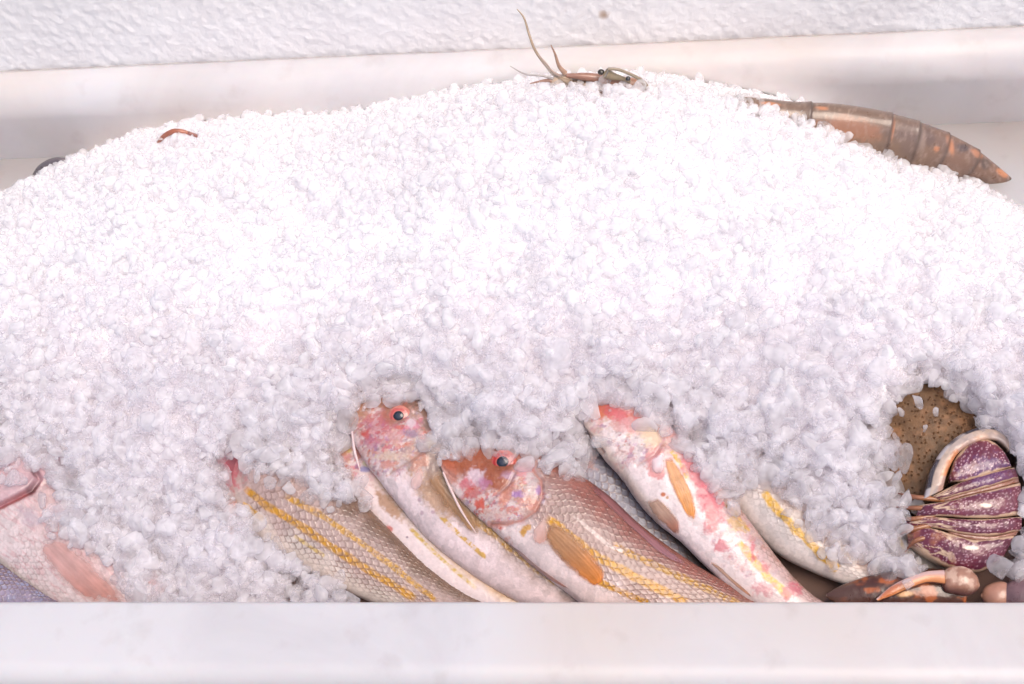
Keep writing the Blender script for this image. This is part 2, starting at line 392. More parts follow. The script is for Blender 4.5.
def mottle(c, qx, qy, k, seed):
    for i, (col, lo, f, a) in enumerate([((.74, .66, .68), .50, .11, .85), ((.62, .17, .20), .52, .12, .8), ((.40, .20, .40), .56, .16, .7), ((.66, .30, .22), .54, .14, .75), ((.78, .70, .70), .56, .26, .8), ((.56, .08, .05), .60, .19, .8), ((.30, .20, .24), .60, .24, .6), ((.70, .56, .34), .62, .22, .5)]):
        n = fbm(qx*f + qy*f*.35, qy*f*1.25, i*3.7, seed+i*11, 4); c = mixc(c, col, ss(lo, lo+.09, n)*a*k)
    return c
WHITE = (.86, .74, .74); PINKISH = (.47, .34, .325); TAN = (.40, .27, .19); DORS = (.28, .09, .07)
YEL = (.66, .335, .02); ORA = (.66, .20, .03); RED = (.58, .085, .055); MAG = (.62, .16, .2)
def fish(label, pairs, off, cat='fish', w=.3, base=None, paint=None, relief=None, scl=None, nu=300, nv=150, wl=None, lift=None, group='striped fish lying under the ice'):
    Lf = loft(pairs, off, w, nu, nv, wl=wl, lift=lift)
    qx, qy = plane_px(Lf['P'], Lf['off']); T, U = Lf['T'], Lf['U']
    c = base(qx, qy, T, U); disp = np.zeros(T.shape)
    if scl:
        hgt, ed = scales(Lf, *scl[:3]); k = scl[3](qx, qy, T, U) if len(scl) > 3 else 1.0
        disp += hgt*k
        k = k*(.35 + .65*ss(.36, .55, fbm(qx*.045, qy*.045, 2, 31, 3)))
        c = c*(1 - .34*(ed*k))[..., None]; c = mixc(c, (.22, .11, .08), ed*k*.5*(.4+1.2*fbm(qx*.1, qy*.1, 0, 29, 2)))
        lone, hid = cells(U*Lf['len']/.34, np.arcsin(np.clip(T, -1, 1))*5, 8); c = c*(.88+.24*hid)[..., None]
    if paint: c, disp = paint(qx, qy, T, U, c, disp)
    c = c*(.66 + .20*fbm(qx*.5, qy*.5, 0, 19, 3))[..., None]*np.array((1.03, .97, .93))
    c0 = Lf['P'].reshape(-1, 3).mean(0)
    root = thing('fish', label, cat, tuple(c0 - np.array([0, 0, 1.5])), group)
    finish(Lf, 'body', root, c, disp, M_FISH)
    return root, Lf
def flank(qx, qy, T, U, lo=-.55, hi=.55, white=WHITE, mid=PINKISH, dors=DORS, seed=1):
    n = (fbm(qx*.06, qy*.06, 0, seed, 4)-.5)*.5
    c = np.zeros(T.shape+(3,)) + np.array(white)
    c = mixc(c, mid, ss(lo-.2, lo+.35, T+n)); return mixc(c, dors, ss(hi-.3, hi+.3, T+n))
def stripe(c, qx, qy, pts, wd, col=YEL, seed=0, dash=.5):
    d, run = seg_d(qx, qy, pts); n = fbm(qx*.11, qy*.11, 0, seed+60, 3); ww = wd*(.55+.9*n)
    fine = fbm(qx*.33, qy*.33, 0, seed+66, 2)
    return mixc(c, col, (1-ss(.55*ww, 1.15*ww, d))*ss(.0, .06, run)*(1-ss(.97, 1., run))*(1-dash*ss(.45, .6, fine)))

# --- the big striped mullet in the middle
E_pairs = [(440,461,440,463.5),(446,455.5,444,474),(457,451.5,451,489),(478,448,466,506),(506,448.5,484,523),(536,455,505,541),(570,470,532,566),
  (605,493,563,590),(640,525,600,616),(680,555,645,626),(722,581,695,632),(755,600,740,634),(800,610,798,634)]
def eb(qx, qy, T, U):
    c = flank(qx, qy, T, U, -.45, .62, mid=(.45, .31, .285), dors=(.30, .11, .08), seed=2)
    c = mixc(c, (.33, .12, .09), ss(.3, .85, T+.25*(fbm(qx*.08, qy*.08, 0, 8, 3)-.5))*ss(.22, .4, U)*.75)
    c = stripe(c, qx, qy, [(548,522),(572,540),(600,562),(640,583),(690,606)], 4.8, seed=1, dash=.25)
    c = stripe(c, qx, qy, [(612,548),(640,562),(670,575),(710,592),(750,612)], 4.2, (.50, .26, .025), seed=2, dash=.6)
    c = stripe(c, qx, qy, [(590,580),(620,594),(650,606)], 3.5, seed=3, dash=.5)
    c = stripe(c, qx, qy, [(575,520),(610,550),(625,556)], 2.0, (.75, .62, .58), seed=4, dash=.2)
    return c
GILL_E = [(513,463),(534,472),(544,486),(545,503),(538,516),(526,524),(508,529),(492,527)]
PRE_E = [(515,461),(519,476),(512,490),(500,500),(492,507)]
def ep(qx, qy, T, U, c, disp):
    g, _ = seg_d(qx, qy, GILL_E); head = 1-ss(.22, .3, U)
    # plates of the head: wet pale cheek with red and violet bruises under an orange-red forehead
    face = blob(qx, qy, 505, 492, 44, 40, 3, .3)
    c = mixc(c, (.70, .52, .49), face*.9)
    fore = ss(0, 13, (qx-440)*.60 - (qy-462)*1.02 + 7 + 10*(fbm(qx*.09, qy*.09, 0, 4, 3)-.5))*(1-ss(505, 535, qx))
    c = mixc(c, (.37, .10, .035), fore*.96)
    c = mixc(c, (.33, .09, .045), ss(.45, .7, fbm(qx*.16, qy*.16, 0, 14, 4))*fore*.55)
    c = mixc(c, (.52, .14, .06), blob(qx, qy, 452, 474, 9, 20, 6, .3, -.5)*.7)
    c = mottle(c, qx, qy, blob(qx, qy, 500, 497, 46, 38, 8, .5)*(1-fore*.97), 300)
    for (x, y, rx, ry, col, a) in [(468,487,9,5,MAG,.8),(480,480,10,8,(.72,.58,.66),.9),(487,490,7,6,(.50,.20,.36),.7),(473,495,7,5,RED,.7),(482,507,5,5,(.68,.10,.05),.9),
        (522,500,5,3.5,(.38,.20,.46),.9),(541,496,3,5,(.42,.24,.50),.8),(528,474,9,6,(.70,.28,.32),.8),(508,503,5,8,(.62,.26,.17),.7),(498,518,14,5,(.72,.52,.48),.7),(511,481,7,4,(.42,.26,.38),.8),(478,497,5,3,(.58,.2,.2),.8),
        (535,512,8,7,(.62,.22,.14),.6),(500,526,22,3,(.66,.26,.2),.6),(526,535,3,4,YEL,.9),(531,532,2.5,3,YEL,.8),(508,541,4,2.5,(.6,.2,.1),.6),(535,485,6,10,(.55,.50,.52),.6)]:
        c = mixc(c, col, blob(qx, qy, x, y, rx*1.25, ry*1.25, int(x), .55)*a)
    c = mixc(c, (.32, .10, .045), (1-ss(13, 21, np.hypot(qx-503, qy-462)))*.8)
    p, _ = seg_d(qx, qy, PRE_E)
    c = mixc(c, (.36, .24, .24), (1-ss(0, 2.6, p))*.55)
    c = mixc(c, (.48, .2, .15), (1-ss(0, 2.6, g))*.75)
    m_, _ = seg_d(qx, qy, [(441,464),(449,474),(456,480)]); c = mixc(c, (.26, .08, .05), (1-ss(0, 1.4, m_))*.35)
    ins = blob(qx, qy, 512, 494, 34, 34, 1, .02)
    disp = disp + .10*ins*ss(0, 7, g) - .10*(1-ss(0, 4, g)) - .05*(1-ss(0, 3, p)) - .02*(1-ss(0, 2.5, m_)) + .03*(fbm(qx*.16, qy*.16, 0, 5, 4)-.5)*head*2
    disp = disp - .10*(1-ss(9, 16, np.hypot(qx-503, qy-462)))
    return c, disp
kE = lambda qx, qy, T, U: ss(-.75, -.4, T)*(1-blob(qx, qy, 500, 490, 50, 46, 2, .1))
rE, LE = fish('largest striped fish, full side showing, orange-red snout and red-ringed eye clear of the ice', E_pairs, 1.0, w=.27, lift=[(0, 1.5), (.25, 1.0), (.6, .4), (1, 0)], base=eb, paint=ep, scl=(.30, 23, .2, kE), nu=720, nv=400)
eye(rE, LE, 503, 462, .66, (.38, .025, .018), (.46, .10, .07))
fin('pectoral_fin', rE, [[(538,531),(548,549),(565,568),(586,583),(597,587)],[(552,520),(570,530),(589,547),(605,570),(601,587)]], (.44, .20, .08), LE, .06, 9, tip=(.78, .24, .02))
fin('fin_base', rE, [[(532,531),(532,541),(540,547)],[(545,515),(550,527),(546,545)]], (.70, .44, .38), LE, .16, 1, tip=(.66, .34, .26), thick=.12, na=20, nb=14)
fin('pelvic_fin', rE, [[(505,541),(525,563),(550,580),(570,590)],[(517,548),(538,566),(560,582),(571,590)]], (.66, .42, .38), LE, .1, 6, tip=(.65, .32, .26))
fin('dorsal_fin', rE, [[(592,482),(618,502),(642,527),(668,549),(690,566)],[(588,487),(612,511),(637,533),(660,554),(688,568)]], (.34, .13, .13), LE, .12, 16, tip=(.4, .18, .2))
tube('barbel', rE, [on_plane(443,472,2.5), on_plane(451,490,2.4), on_plane(462,512,2.3), on_plane(476,533,2.1)], [.05, .075, .06, .02], (.60, .44, .42), M_FIN)

# --- the fish left of it, snout up into the ice
D_pairs = [(349,424,349,428),(354,411,354,442),(372,401,366,463),(404,397,384,487),(438,410,404,512),(475,442,428,539),(512,480,458,565),(548,520,497,591),(585,560,545,614),(625,596,600,630),(670,612,665,634)]
def db(qx, qy, T, U):
    c = flank(qx, qy, T, U, -.35, .6, white=(.84, .72, .75), mid=(.37, .27, .235), dors=(.24, .14, .10), seed=12)
    c = mixc(c, (.42, .24, .11), blob(qx, qy, 440, 500, 40, 14, 4, .4, .75)*.8)
    c = stripe(c, qx, qy, [(455,498),(480,526),(520,556),(560,588)], 4.5, (.52, .27, .03), seed=11, dash=.5)
    return stripe(c, qx, qy, [(440,516),(462,538),(490,562)], 2.5, (.66, .42, .12), seed=12, dash=.7)
def dp(qx, qy, T, U, c, disp):
    c = mixc(c, (.46, .24, .15), blob(qx, qy, 372, 414, 30, 22, 2, .3)*.9)
    c = mixc(c, (.62, .40, .38), blob(qx, qy, 392, 442, 38, 30, 3, .3)*.8)
    c = mottle(c, qx, qy, blob(qx, qy, 394, 440, 42, 38, 8, .5), 340)
    for (x, y, rx, ry, col, a) in [(383,432,18,14,(.55,.17,.2),.6),(370,438,6,5,(.58,.10,.08),.8),(378,447,9,6,(.52,.2,.28),.7),(400,444,10,7,(.66,.36,.36),.7),(418,432,9,6,(.66,.25,.34),.8),
       (418,440,7,5,(.32,.24,.34),.8),(398,462,17,5,(.72,.56,.46),.8),(392,470,9,3,(.66,.32,.27),.8),(424,455,5,5,(.34,.28,.3),.7),(436,448,3,6,(.62,.40,.06),.8),(424,470,8,9,(.6,.26,.18),.7),(415,428,5,5,(.7,.6,.66),.8)]:
        c = mixc(c, col, blob(qx, qy, x, y, rx*1.2, ry*1.2, int(x), .6)*a)
    c = mixc(c, (.34, .13, .07), (1-ss(11, 18, np.hypot(qx-399, qy-416)))*.7)
    g, _ = seg_d(qx, qy, [(418,420),(432,438),(430,456),(414,468),(394,478)])
    c = mixc(c, (.42, .25, .2), (1-ss(0, 2.5, g))*.6)
    disp = disp - .09*(1-ss(0, 4, g)) + .03*(fbm(qx*.16, qy*.16, 0, 25, 4)-.5)*(1-ss(.3, .4, U))*2 - .1*(1-ss(9, 15, np.hypot(qx-399, qy-416)))
    for (x, y) in [(424,505),(437,517),(426,517)]: c = mixc(c, (.5, .36, .42), blob(qx, qy, x, y, 2.4, 2.4, 4, .2)*.8)
    return c, disp
kD = lambda qx, qy, T, U: ss(-.35, .0, T)*ss(.36, .44, U)
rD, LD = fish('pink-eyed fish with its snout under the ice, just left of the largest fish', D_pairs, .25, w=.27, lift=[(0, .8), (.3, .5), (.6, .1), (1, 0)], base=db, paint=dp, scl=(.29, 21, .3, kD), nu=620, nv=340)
eye(rD, LD, 399, 416, .60, (.48, .09, .08), (.50, .18, .14))
fin('pectoral_fin', rD, [[(423,476),(436,500),(456,522),(476,536)],[(438,464),(462,486),(482,512),(479,535)]], (.33, .155, .06), LD, .03, 7, tip=(.40, .20, .07))
fin('fin_base', rD, [[(410,481),(409,490),(416,491)],[(421,466),(426,476),(419,491)]], (.74, .50, .46), LD, .15, 1, tip=(.72, .5, .48), thick=.12, na=20, nb=14)
tube('barbel', rD, [on_plane(352,431,1.6), on_plane(354,448,1.7), on_plane(357,460,1.6), on_plane(360,470,1.5)], [.05, .075, .06, .02], (.62, .48, .47), M_FIN)

# --- narrow pale fish, belly showing
C_pairs = [(336,440,334,448),(352,432,338,468),(376,448,350,490),(402,478,365,512),(428,508,383,536),(458,542,408,567),(492,570,440,594),(526,594,480,618),(565,612,545,634)]
def cb(qx, qy, T, U):
    c = flank(qx, qy, T, U, .1, .8, white=(.86, .76, .78), mid=(.60, .42, .28), dors=(.36, .2, .1), seed=22)
    d, _ = seg_d(qx, qy, [(360,492),(366,512),(384,537),(408,567),(440,594)]); c = mixc(c, (.50, .20, .10), (1-ss(2, 7, d))*.8)
    c = mixc(c, (.42, .22, .09), blob(qx, qy, 392, 508, 26, 7, 3, .5, .8)*.8)
    return stripe(c, qx, qy, [(412,530),(440,558),(480,592)], 2.2, (.62, .44, .12), seed=23, dash=.6)
def cp_(qx, qy, T, U, c, disp):
    c = mottle(c, qx, qy, blob(qx, qy, 356, 462, 26, 22, 8, .5), 380)
    for (x, y, rx, ry, col, a) in [(345,452,8,5,(.72,.55,.12),.8),(343,460,9,6,(.66,.26,.22),.7),(362,450,6,9,(.5,.2,.12),.8),(369,472,6,3,(.25,.25,.55),.8),(372,466,6,4,(.7,.66,.4),.7),(392,531,3.5,3,(.66,.22,.2),.9),(376,480,6,8,(.66,.42,.46),.7),
       (396,540,1.4,1.4,(.2,.14,.2),.8),(406,547,1.2,1.2,(.2,.14,.2),.8),(410,540,1.1,1.1,(.2,.14,.2),.8),(400,552,1.2,1.2,(.2,.14,.2),.8)]:
        c = mixc(c, col, blob(qx, qy, x, y, rx*1.2, ry*1.2, int(x), .5 if rx > 2 else .1)*a)
    return c, disp + .05*(fbm(qx*.1, qy*.1, 0, 35, 3)-.5)
rC, LC = fish('narrow white-bellied fish squeezed between the yellow-striped scaly fish and the pink-eyed fish', C_pairs, -.3, w=.3, base=cb, paint=cp_, nu=300, nv=140)

# --- scaly striped fish on the left, head under the ice
B_pairs = [(222,455,222,468),(238,440,226,492),(264,436,238,521),(296,446,260,541),(328,470,288,561),(362,502,322,579),(395,535,356,596),(430,568,402,614),(470,595,450,630),(520,612,515,634)]
def bb(qx, qy, T, U):
    c = flank(qx, qy, T, U, -.6, .55, white=(.72, .66, .62), mid=(.47, .355, .335), dors=(.23, .15, .105), seed=32)
    c = stripe(c, qx, qy, [(250,492),(275,512),(310,532),(345,556),(380,578),(420,602)], 4.2, (.60, .31, .02), seed=31, dash=.3)
    c = stripe(c, qx, qy, [(290,500),(330,522),(365,546),(400,572),(440,604)], 3.6, (.54, .29, .025), seed=32, dash=.4)
    c = stripe(c, qx, qy, [(248,508),(270,524)], 3, (.68, .42, .08), seed=33, dash=.3)
    return stripe(c, qx, qy, [(300,540),(330,560)], 2.2, (.66, .5, .2), seed=34, dash=.5)
def bp_(qx, qy, T, U, c, disp):
    c = mixc(c, (.50, .14, .17), blob(qx, qy, 232, 470, 20, 28, 3, .6)*.9); c = mixc(c, (.45, .16, .12), blob(qx, qy, 262, 455, 14, 12, 3, .6)*.8)
    return c, disp
kB = lambda qx, qy, T, U: ss(-.95, -.6, T)
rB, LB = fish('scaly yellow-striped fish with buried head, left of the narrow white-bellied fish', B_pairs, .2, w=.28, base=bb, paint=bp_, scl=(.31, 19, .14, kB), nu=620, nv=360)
fin('pelvic_fin', rB, [[(228,500),(229,525),(230,552),(232,564)],[(240,500),(240,525),(236,552),(234,564)]], (.62, .22, .12), None, .6, 4, off=1.0, tip=(.62, .34, .08))
fin('gill_flap', rB, [[(214,462),(222,470),(236,484),(240,494)],[(226,446),(240,452),(248,466),(246,490)]], (.30, .07, .09), None, .1, 3, off=1.2, tip=(.28, .05, .05))

# --- dark blue-grey fish showing in the gap
F_pairs = [(545,428,545,440),(572,424,553,464),(606,440,566,492),(645,488,600,535),(685,538,640,578),(724,578,690,612),(765,604,742,632)]
def fb(qx, qy, T, U):
    c = flank(qx, qy, T, U, -.6, .45, white=(.50, .50, .58), mid=(.36, .37, .46), dors=(.12, .105, .10), seed=42)
    c = mixc(c, (.70, .36, .26), blob(qx, qy, 578, 456, 26, 15, 3, .4, .7)*.8)
    return stripe(c, qx, qy, [(600,450),(612,462),(630,482)], 3.2, (.52, .38, .10), seed=41, dash=.6)
kF = lambda qx, qy, T, U: 1.0 + 0*T
rF, LF = fish('blue-grey scaled fish half hidden between the largest fish and the red-blotched fish', F_pairs, -.5, w=.3, base=fb, scl=(.32, 13, .2, kF), nu=440, nv=260)

# --- white fish with red blotches
G_pairs = [(586,410,584,424),(604,402,591,441),(632,402,604,459),(662,419,621,478),(690,449,641,506),(716,481,662,527),(740,509,684,545),(764,541,710,571),(792,576,744,600),(822,602,788,622),(862,616,850,634)]
def gb(qx, qy, T, U):
    c = flank(qx, qy, T, U, .35, 1.0, white=(.90, .80, .81), mid=(.66, .48, .46), dors=(.42, .2, .12), seed=52)
    d, _ = seg_d(qx, qy, [(584,430),(600,452),(617,475),(640,506),(655,520)]); c = mixc(c, (.56, .45, .36), (1-ss(3, 14, d))*.7)
    c = stripe(c, qx, qy, [(738,544),(752,562),(768,580),(790,600)], 4.5, (.76, .45, .02), seed=51, dash=.2)
    c = stripe(c, qx, qy, [(712,492),(728,508),(748,536)], 4, (.66, .42, .10), seed=52, dash=.5)
    return stripe(c, qx, qy, [(672,455),(682,470),(690,486)], 3, (.74, .50, .1), seed=53, dash=.7)
def gp(qx, qy, T, U, c, disp):
    c = mottle(c, qx, qy, blob(qx, qy, 640, 440, 50, 30, 8, .5, .6)*.7, 420)
    c = mottle(c, qx, qy, blob(qx, qy, 735, 540, 60, 26, 8, .6, .9)*.35, 450)
    for (x, y, rx, ry, an, col, a, rg) in [(600,412,20,11,.2,(.62,.17,.07),.95,.4),(622,420,18,9,.5,(.70,.16,.18),.85,.6),(645,420,14,8,.2,(.58,.12,.06),.8,.6),(628,430,14,8,.3,(.74,.42,.42),.7,.6),
       (652,442,13,10,.6,(.80,.66,.46),.8,.4),(654,462,6,10,.3,(.72,.28,.28),.8,.5),(657,478,8,5,.3,(.72,.24,.24),.8,.6),(697,476,26,9,.9,(.70,.24,.27),.9,.5),(710,506,20,11,1.1,(.68,.19,.23),.95,.5),(712,522,8,12,.2,(.68,.2,.22),.8,.6),
       (722,550,6,5,.4,(.70,.22,.26),.8,.7),(752,553,3,9,.1,(.62,.12,.16),.8,.6),(765,570,4,8,-.4,(.6,.14,.16),.8,.6),(790,594,8,9,.3,(.62,.15,.2),.8,.7),(764,592,10,6,.3,(.7,.3,.34),.7,.7),(664,499,2.6,2.2,0,(.55,.16,.05),.95,.1),(668,502,1.6,1.6,0,(.6,.3,.1),.8,.1),
       (683,433,12,9,.6,(.74,.36,.36),.7,.6),(735,528,9,5,.9,(.66,.42,.1),.6,.7)]:
        c = mixc(c, col, blob(qx, qy, x, y, rx*1.15, ry*1.15, int(x+y), rg, an)*a)
    m_, _ = seg_d(qx, qy, [(583,428),(592,440),(604,455)]); c = mixc(c, (.34, .2, .16), (1-ss(0, 2.4, m_))*.8)
    g, _ = seg_d(qx, qy, [(658,432),(664,446),(655,460),(638,470)]); c = mixc(c, (.66, .42, .4), (1-ss(0, 2.5, g))*.6)
    return c, disp - .08*(1-ss(0, 3, m_)) - .07*(1-ss(0, 4, g)) + .06*(fbm(qx*.09, qy*.09, 0, 55, 3)-.5)
kG = lambda qx, qy, T, U: ss(.45, .8, T)*.8
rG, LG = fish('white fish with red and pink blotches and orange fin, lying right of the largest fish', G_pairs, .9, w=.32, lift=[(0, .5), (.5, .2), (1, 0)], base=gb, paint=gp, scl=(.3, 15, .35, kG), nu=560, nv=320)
fin('pectoral_fin', rG, [[(663,456),(668,480),(677,500),(690,522)],[(671,455),(686,478),(697,505),(694,524)]], (.70, .30, .10), LG, .06, 8, tip=(.80, .30, .05))
fin('pelvic_fin', rG, [[(646,501),(652,514),(664,526),(678,536)],[(656,496),(672,510),(680,522),(679,536)]], (.58, .36, .26), LG, .09, 6, tip=(.58, .24, .16))
fin('fin_base', rG, [[(650,459),(650,470),(656,474)],[(664,452),(667,464),(662,474)]], (.74, .58, .62), LG, .12, 1, tip=(.72, .5, .5), thick=.1, na=18, nb=12)
fin('anal_fin', rG, [[(707,560),(722,574),(738,588),(752,598)],[(718,564),(732,578),(746,590),(753,598)]], (.60, .38, .28), LG, .08, 6, tip=(.62, .30, .18))

# --- fish with one yellow stripe half covered on the right
H_pairs = [(700,420,695,440),(732,425,710,468),(768,450,728,498),(798,478,752,530),(826,511,779,555),(854,545,812,572),(888,575,866,594),(928,602,915,622)]
def hb(qx, qy, T, U):
    c = flank(qx, qy, T, U, .0, .8, white=(.70, .65, .63), mid=(.54, .42, .37), dors=(.36, .2, .15), seed=62)
    c = stripe(c, qx, qy, [(762,494),(775,512),(795,533),(818,555),(838,572)], 5.0, (.74, .43, .02), seed=61, dash=.2)
    return stripe(c, qx, qy, [(795,482),(815,512),(835,542),(856,566)], 4, (.72, .46, .08), seed=62, dash=.4)
def hp(qx, qy, T, U, c, disp):
    c = mixc(c, (.46, .1, .09), blob(qx, qy, 796, 486, 9, 16, 3, .5, -.3)*.9); return c, disp
kH = lambda qx, qy, T, U: ss(-.7, -.3, T)*.5
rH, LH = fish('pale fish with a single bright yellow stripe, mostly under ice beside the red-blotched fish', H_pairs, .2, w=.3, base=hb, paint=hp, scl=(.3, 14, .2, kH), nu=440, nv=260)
I_pairs = [(846,452,838,476),(884,478,858,518),(912,522,878,552),(936,560,904,588),(968,590,945,612)]
def ib(qx, qy, T, U):
    c = flank(qx, qy, T, U, .1, .9, white=(.62, .63, .70), mid=(.62, .58, .50), dors=(.4, .3, .2), seed=72)
    return stripe(c, qx, qy, [(893,535),(904,552),(914,572)], 3.0, (.66, .46, .08), seed=71, dash=.2)
rI, LI = fish('pale bluish fish belly showing through ice just left of the purple tail', I_pairs, -.5, w=.3, base=ib, nu=200, nv=100)

# --- pink sea fish at the far left and its blue-scaled neighbour
A_pairs = [(-95,432,-95,446),(-70,405,-82,497),(-15,408,-50,538),(38,438,-12,562),(88,488,28,592),(130,540,78,618),(168,580,128,628),(205,610,185,634)]
def ab(qx, qy, T, U):
    c = flank(qx, qy, T, U, -.1, .7, white=(.72, .64, .66), mid=(.64, .50, .52), dors=(.56, .34, .36), seed=82)
    st = fbm((qx+qy*.8)*.10, (qy-qx*.8)*.45, 0, 83, 3); c = mixc(c, (.60, .32, .34), ss(.52, .7, st)*.45)
    d, _ = seg_d(qx, qy, [(-20,545),(8,566),(30,585),(50,600)]); return mixc(c, (.40, .38, .30), (1-ss(1, 8, d))*.6)
GA = [(-6,523),(12,512),(30,503),(42,496),(49,484),(44,476)]
def ap(qx, qy, T, U, c, disp):
    g, _ = seg_d(qx, qy, GA); inner = ss(-3, 6, (qy-520)*-.9 - (qx)*.55)
    c = mixc(c, (.30, .05, .05), (1-ss(1.5, 6, g))*.9)
    c = mixc(c, (.13, .03, .035), blob(qx, qy, 43, 490, 7, 15, 3, .2, .3)*1.0)
    c = mixc(c, (.58, .40, .46), inner*(1-ss(0, 60, g))*.7)
    g2, _ = seg_d(qx, qy, [(-5,487),(8,477),(22,466)]); c = mixc(c, (.38, .26, .34), (1-ss(0, 4, g2))*.6)
    c = mixc(c, (.46, .40, .48), blob(qx, qy, 42, 523, 14, 8, 5, .5, .9)*.6)
    return c, disp + .12*inner*ss(0, 5, g)*(1-ss(20, 70, g)) - .16*(1-ss(0, 4, g)) - .06*(1-ss(0, 3, g2))
kA = lambda qx, qy, T, U: .45*ss(.4, .5, U)
rA, LA = fish('pink-white fish with a red gill slit and orange fin, lying in the left corner', A_pairs, .6, w=.22, base=ab, paint=ap, scl=(.30, 22, .35, kA), nu=600, nv=380, group=None)
fin('pectoral_fin', rA, [[(34,546),(46,566),(64,586),(92,606)],[(58,534),(86,556),(112,580),(134,606)]], (.60, .33, .30), LA, .04, 9, tip=(.56, .24, .19))
J_pairs = [(-85,520,-95,590),(-40,540,-60,625),(-5,556,-30,632),(30,580,10,635),(60,600,50,636),(95,612,90,636)]
def jb(qx, qy, T, U):
    c = flank(qx, qy, T, U, -.5, .6, white=(.52, .47, .54), mid=(.33, .29, .42), dors=(.22, .19, .27), seed=92)
    return mixc(c, (.36, .40, .62), ss(.5, .7, fbm(qx*.2, qy*.2, 0, 93, 2))*.6)
kJ = lambda qx, qy, T, U: 1.2 + 0*T
rJ, LJ = fish('blue-violet scaled fish in the bottom left corner against the front rim', J_pairs, 1.0, w=.25, base=jb, scl=(.22, 16, .0, kJ), nu=520, nv=320, group=None)

# ------------------------------------------------------------------ lobster: speckled carapace and ribbed purple tail
def strip(name, parent, upper, lower, off, dome, bulge, colf, mat=M_SHELL, nu=110, nv=34, thick=.5):
    up = np.array(upper, float); lo = np.array(lower, float); u = np.linspace(0, 1, nu)
    a = pchip(np.linspace(0, 1, len(up)), up, u); b = pchip(np.linspace(0, 1, len(lo)), lo, u); v = np.linspace(0, 1, nv)
    Q = a[:, None]*(1-v)[None, :, None] + b[:, None]*v[None, :, None]
    P0 = np.zeros((nu, nv, 3))
    for i in range(nu):
        for j in range(nv): P0[i, j] = on_plane(Q[i, j, 0], Q[i, j, 1], off)
    prof = np.sqrt(np.maximum(0, 1-(2*v-1)**2))**.8
    ends = ss(0, .06, u)*ss(0, .06, 1-u)
    h = dome(Q[..., 0], Q[..., 1]) + bulge*prof[None]*(.4+.6*ends[:, None]) + .05*(fbm(Q[..., 0]*.2, Q[..., 1]*.2, 0, 61, 3)-.5)
    top = P0 + NN*h[..., None]
    # pull towards the camera-side plan so the plate keeps its own outline when raised
    c = colf(Q[..., 0], Q[..., 1], u[:, None]+0*v[None], v[None]+0*u[:, None])
    bot = P0 + NN*(h - thick - bulge*prof[None]*.6)[..., None]
    n = nu*nv; g = grid_faces(nu, nv); rim = list(range(nv)) + [i*nv+nv-1 for i in range(1, nu)] + [(nu-1)*nv+j for j in range(nv-2, -1, -1)] + [i*nv for i in range(nu-2, 0, -1)]
    F = [f[::-1] for f in g] + [f+n for f in g] + [np.array([a_, b_, b_+n, a_+n]) for a_, b_ in zip(rim, rim[1:]+rim[:1])]
    TOPS.append(top.reshape(-1, 3))
    return build(name, np.concatenate([top.reshape(-1, 3), bot.reshape(-1, 3)]), F, mat, parent, np.concatenate([c.reshape(-1, 3)]*2))
TOFF = .75; SHX, SHY = 0.0, 0.0
def dome(x, y):
    return 1.7*np.sqrt(np.clip(1 - ((x-966)/74)**2 - ((y-506)/88)**2, .02, 1)) - .6
rL = thing('lobster', 'lobster with sandy speckled carapace and curled purple tail ribbed in cream, at the right end', 'lobster', tuple(on_plane(950, 500, -.5)))
PUR = np.array((.075, .011, .030)); CRM = (.60, .42, .28)
def purple(seed, dots=1.0, blotch=None, edge_w=.09):
    def f(x, y, u, v):
        c = np.zeros(x.shape+(3,)) + PUR
        c = mixc(c, (.20, .035, .055), fbm(x*.07, y*.07, 0, seed, 3)*.9); c = mixc(c, (.12, .06, .17), blob(x, y, 985, 478, 30, 20, seed, .6)*.55)
        d, hid = cells(x*.30, y*.34, seed); c = mixc(c, (.52, .32, .36), (1-ss(.08+.12*hid, .22+.12*hid, d))*(hid > .3)*.75*dots)
        n = (fbm(x*.1, y*.1, 0, seed+4, 3)-.5)*.16
        c = mixc(c, CRM, (1-ss(edge_w*.6, edge_w, np.minimum(v, 1-v)+n))*.9)
        vein = fbm(u*5, v*4 + 2*fbm(x*.05, y*.05, 0, seed, 2), 0, seed+7, 3)
        left = 1-ss(938, 962, x); c = mixc(c, CRM, left*ss(.5, .56, vein)*(1-ss(.6, .66, vein))*1.0); c = mixc(c, (.34, .12, .05), left*ss(.55, .8, fbm(x*.1, y*.1, 0, seed+8, 3))*.7)
        if blotch: c = mixc(c, (.72, .58, .46), blob(x, y, *blotch, seed, .25)*.95)
        return c
    return f
def cream(x, y, u, v):
    c = np.zeros(x.shape+(3,)) + np.array((.34, .18, .14)); c = mixc(c, (.20, .08, .05), ss(.38, .7, fbm(x*.1, y*.2, 0, 3, 3))*.8)
    return mixc(c, (.30, .12, .06), 1-ss(0, .15, np.minimum(v, 1-v)))
strip('tail_segment', rL, [(946,482),(953,462),(968,447),(986,442),(1000,452),(1008,468)], [(948,486),(960,486),(972,483),(985,479),(998,474),(1009,470)], TOFF, dome, .35, purple(1, 1.2))
strip('tail_segment', rL, [(930,500),(955,488),(985,478),(1012,470)], [(938,504),(960,498),(985,491),(1016,480)], TOFF, dome, .22, purple(2, .3, None, .11))
strip('joint_membrane', rL, [(940,504),(962,497),(988,490),(1016,480)], [(944,506),(965,500.5),(989,494.5),(1017,485)], TOFF-.12, dome, .12, cream, nv=20)
strip('tail_segment', rL, [(918,508),(945,505.5),(966,500),(990,494),(1018,485)], [(914,521),(940,520),(962,522),(988,522),(1020,517)], TOFF, dome, .30, purple(3, 1, (982, 511, 8, 2.6)))
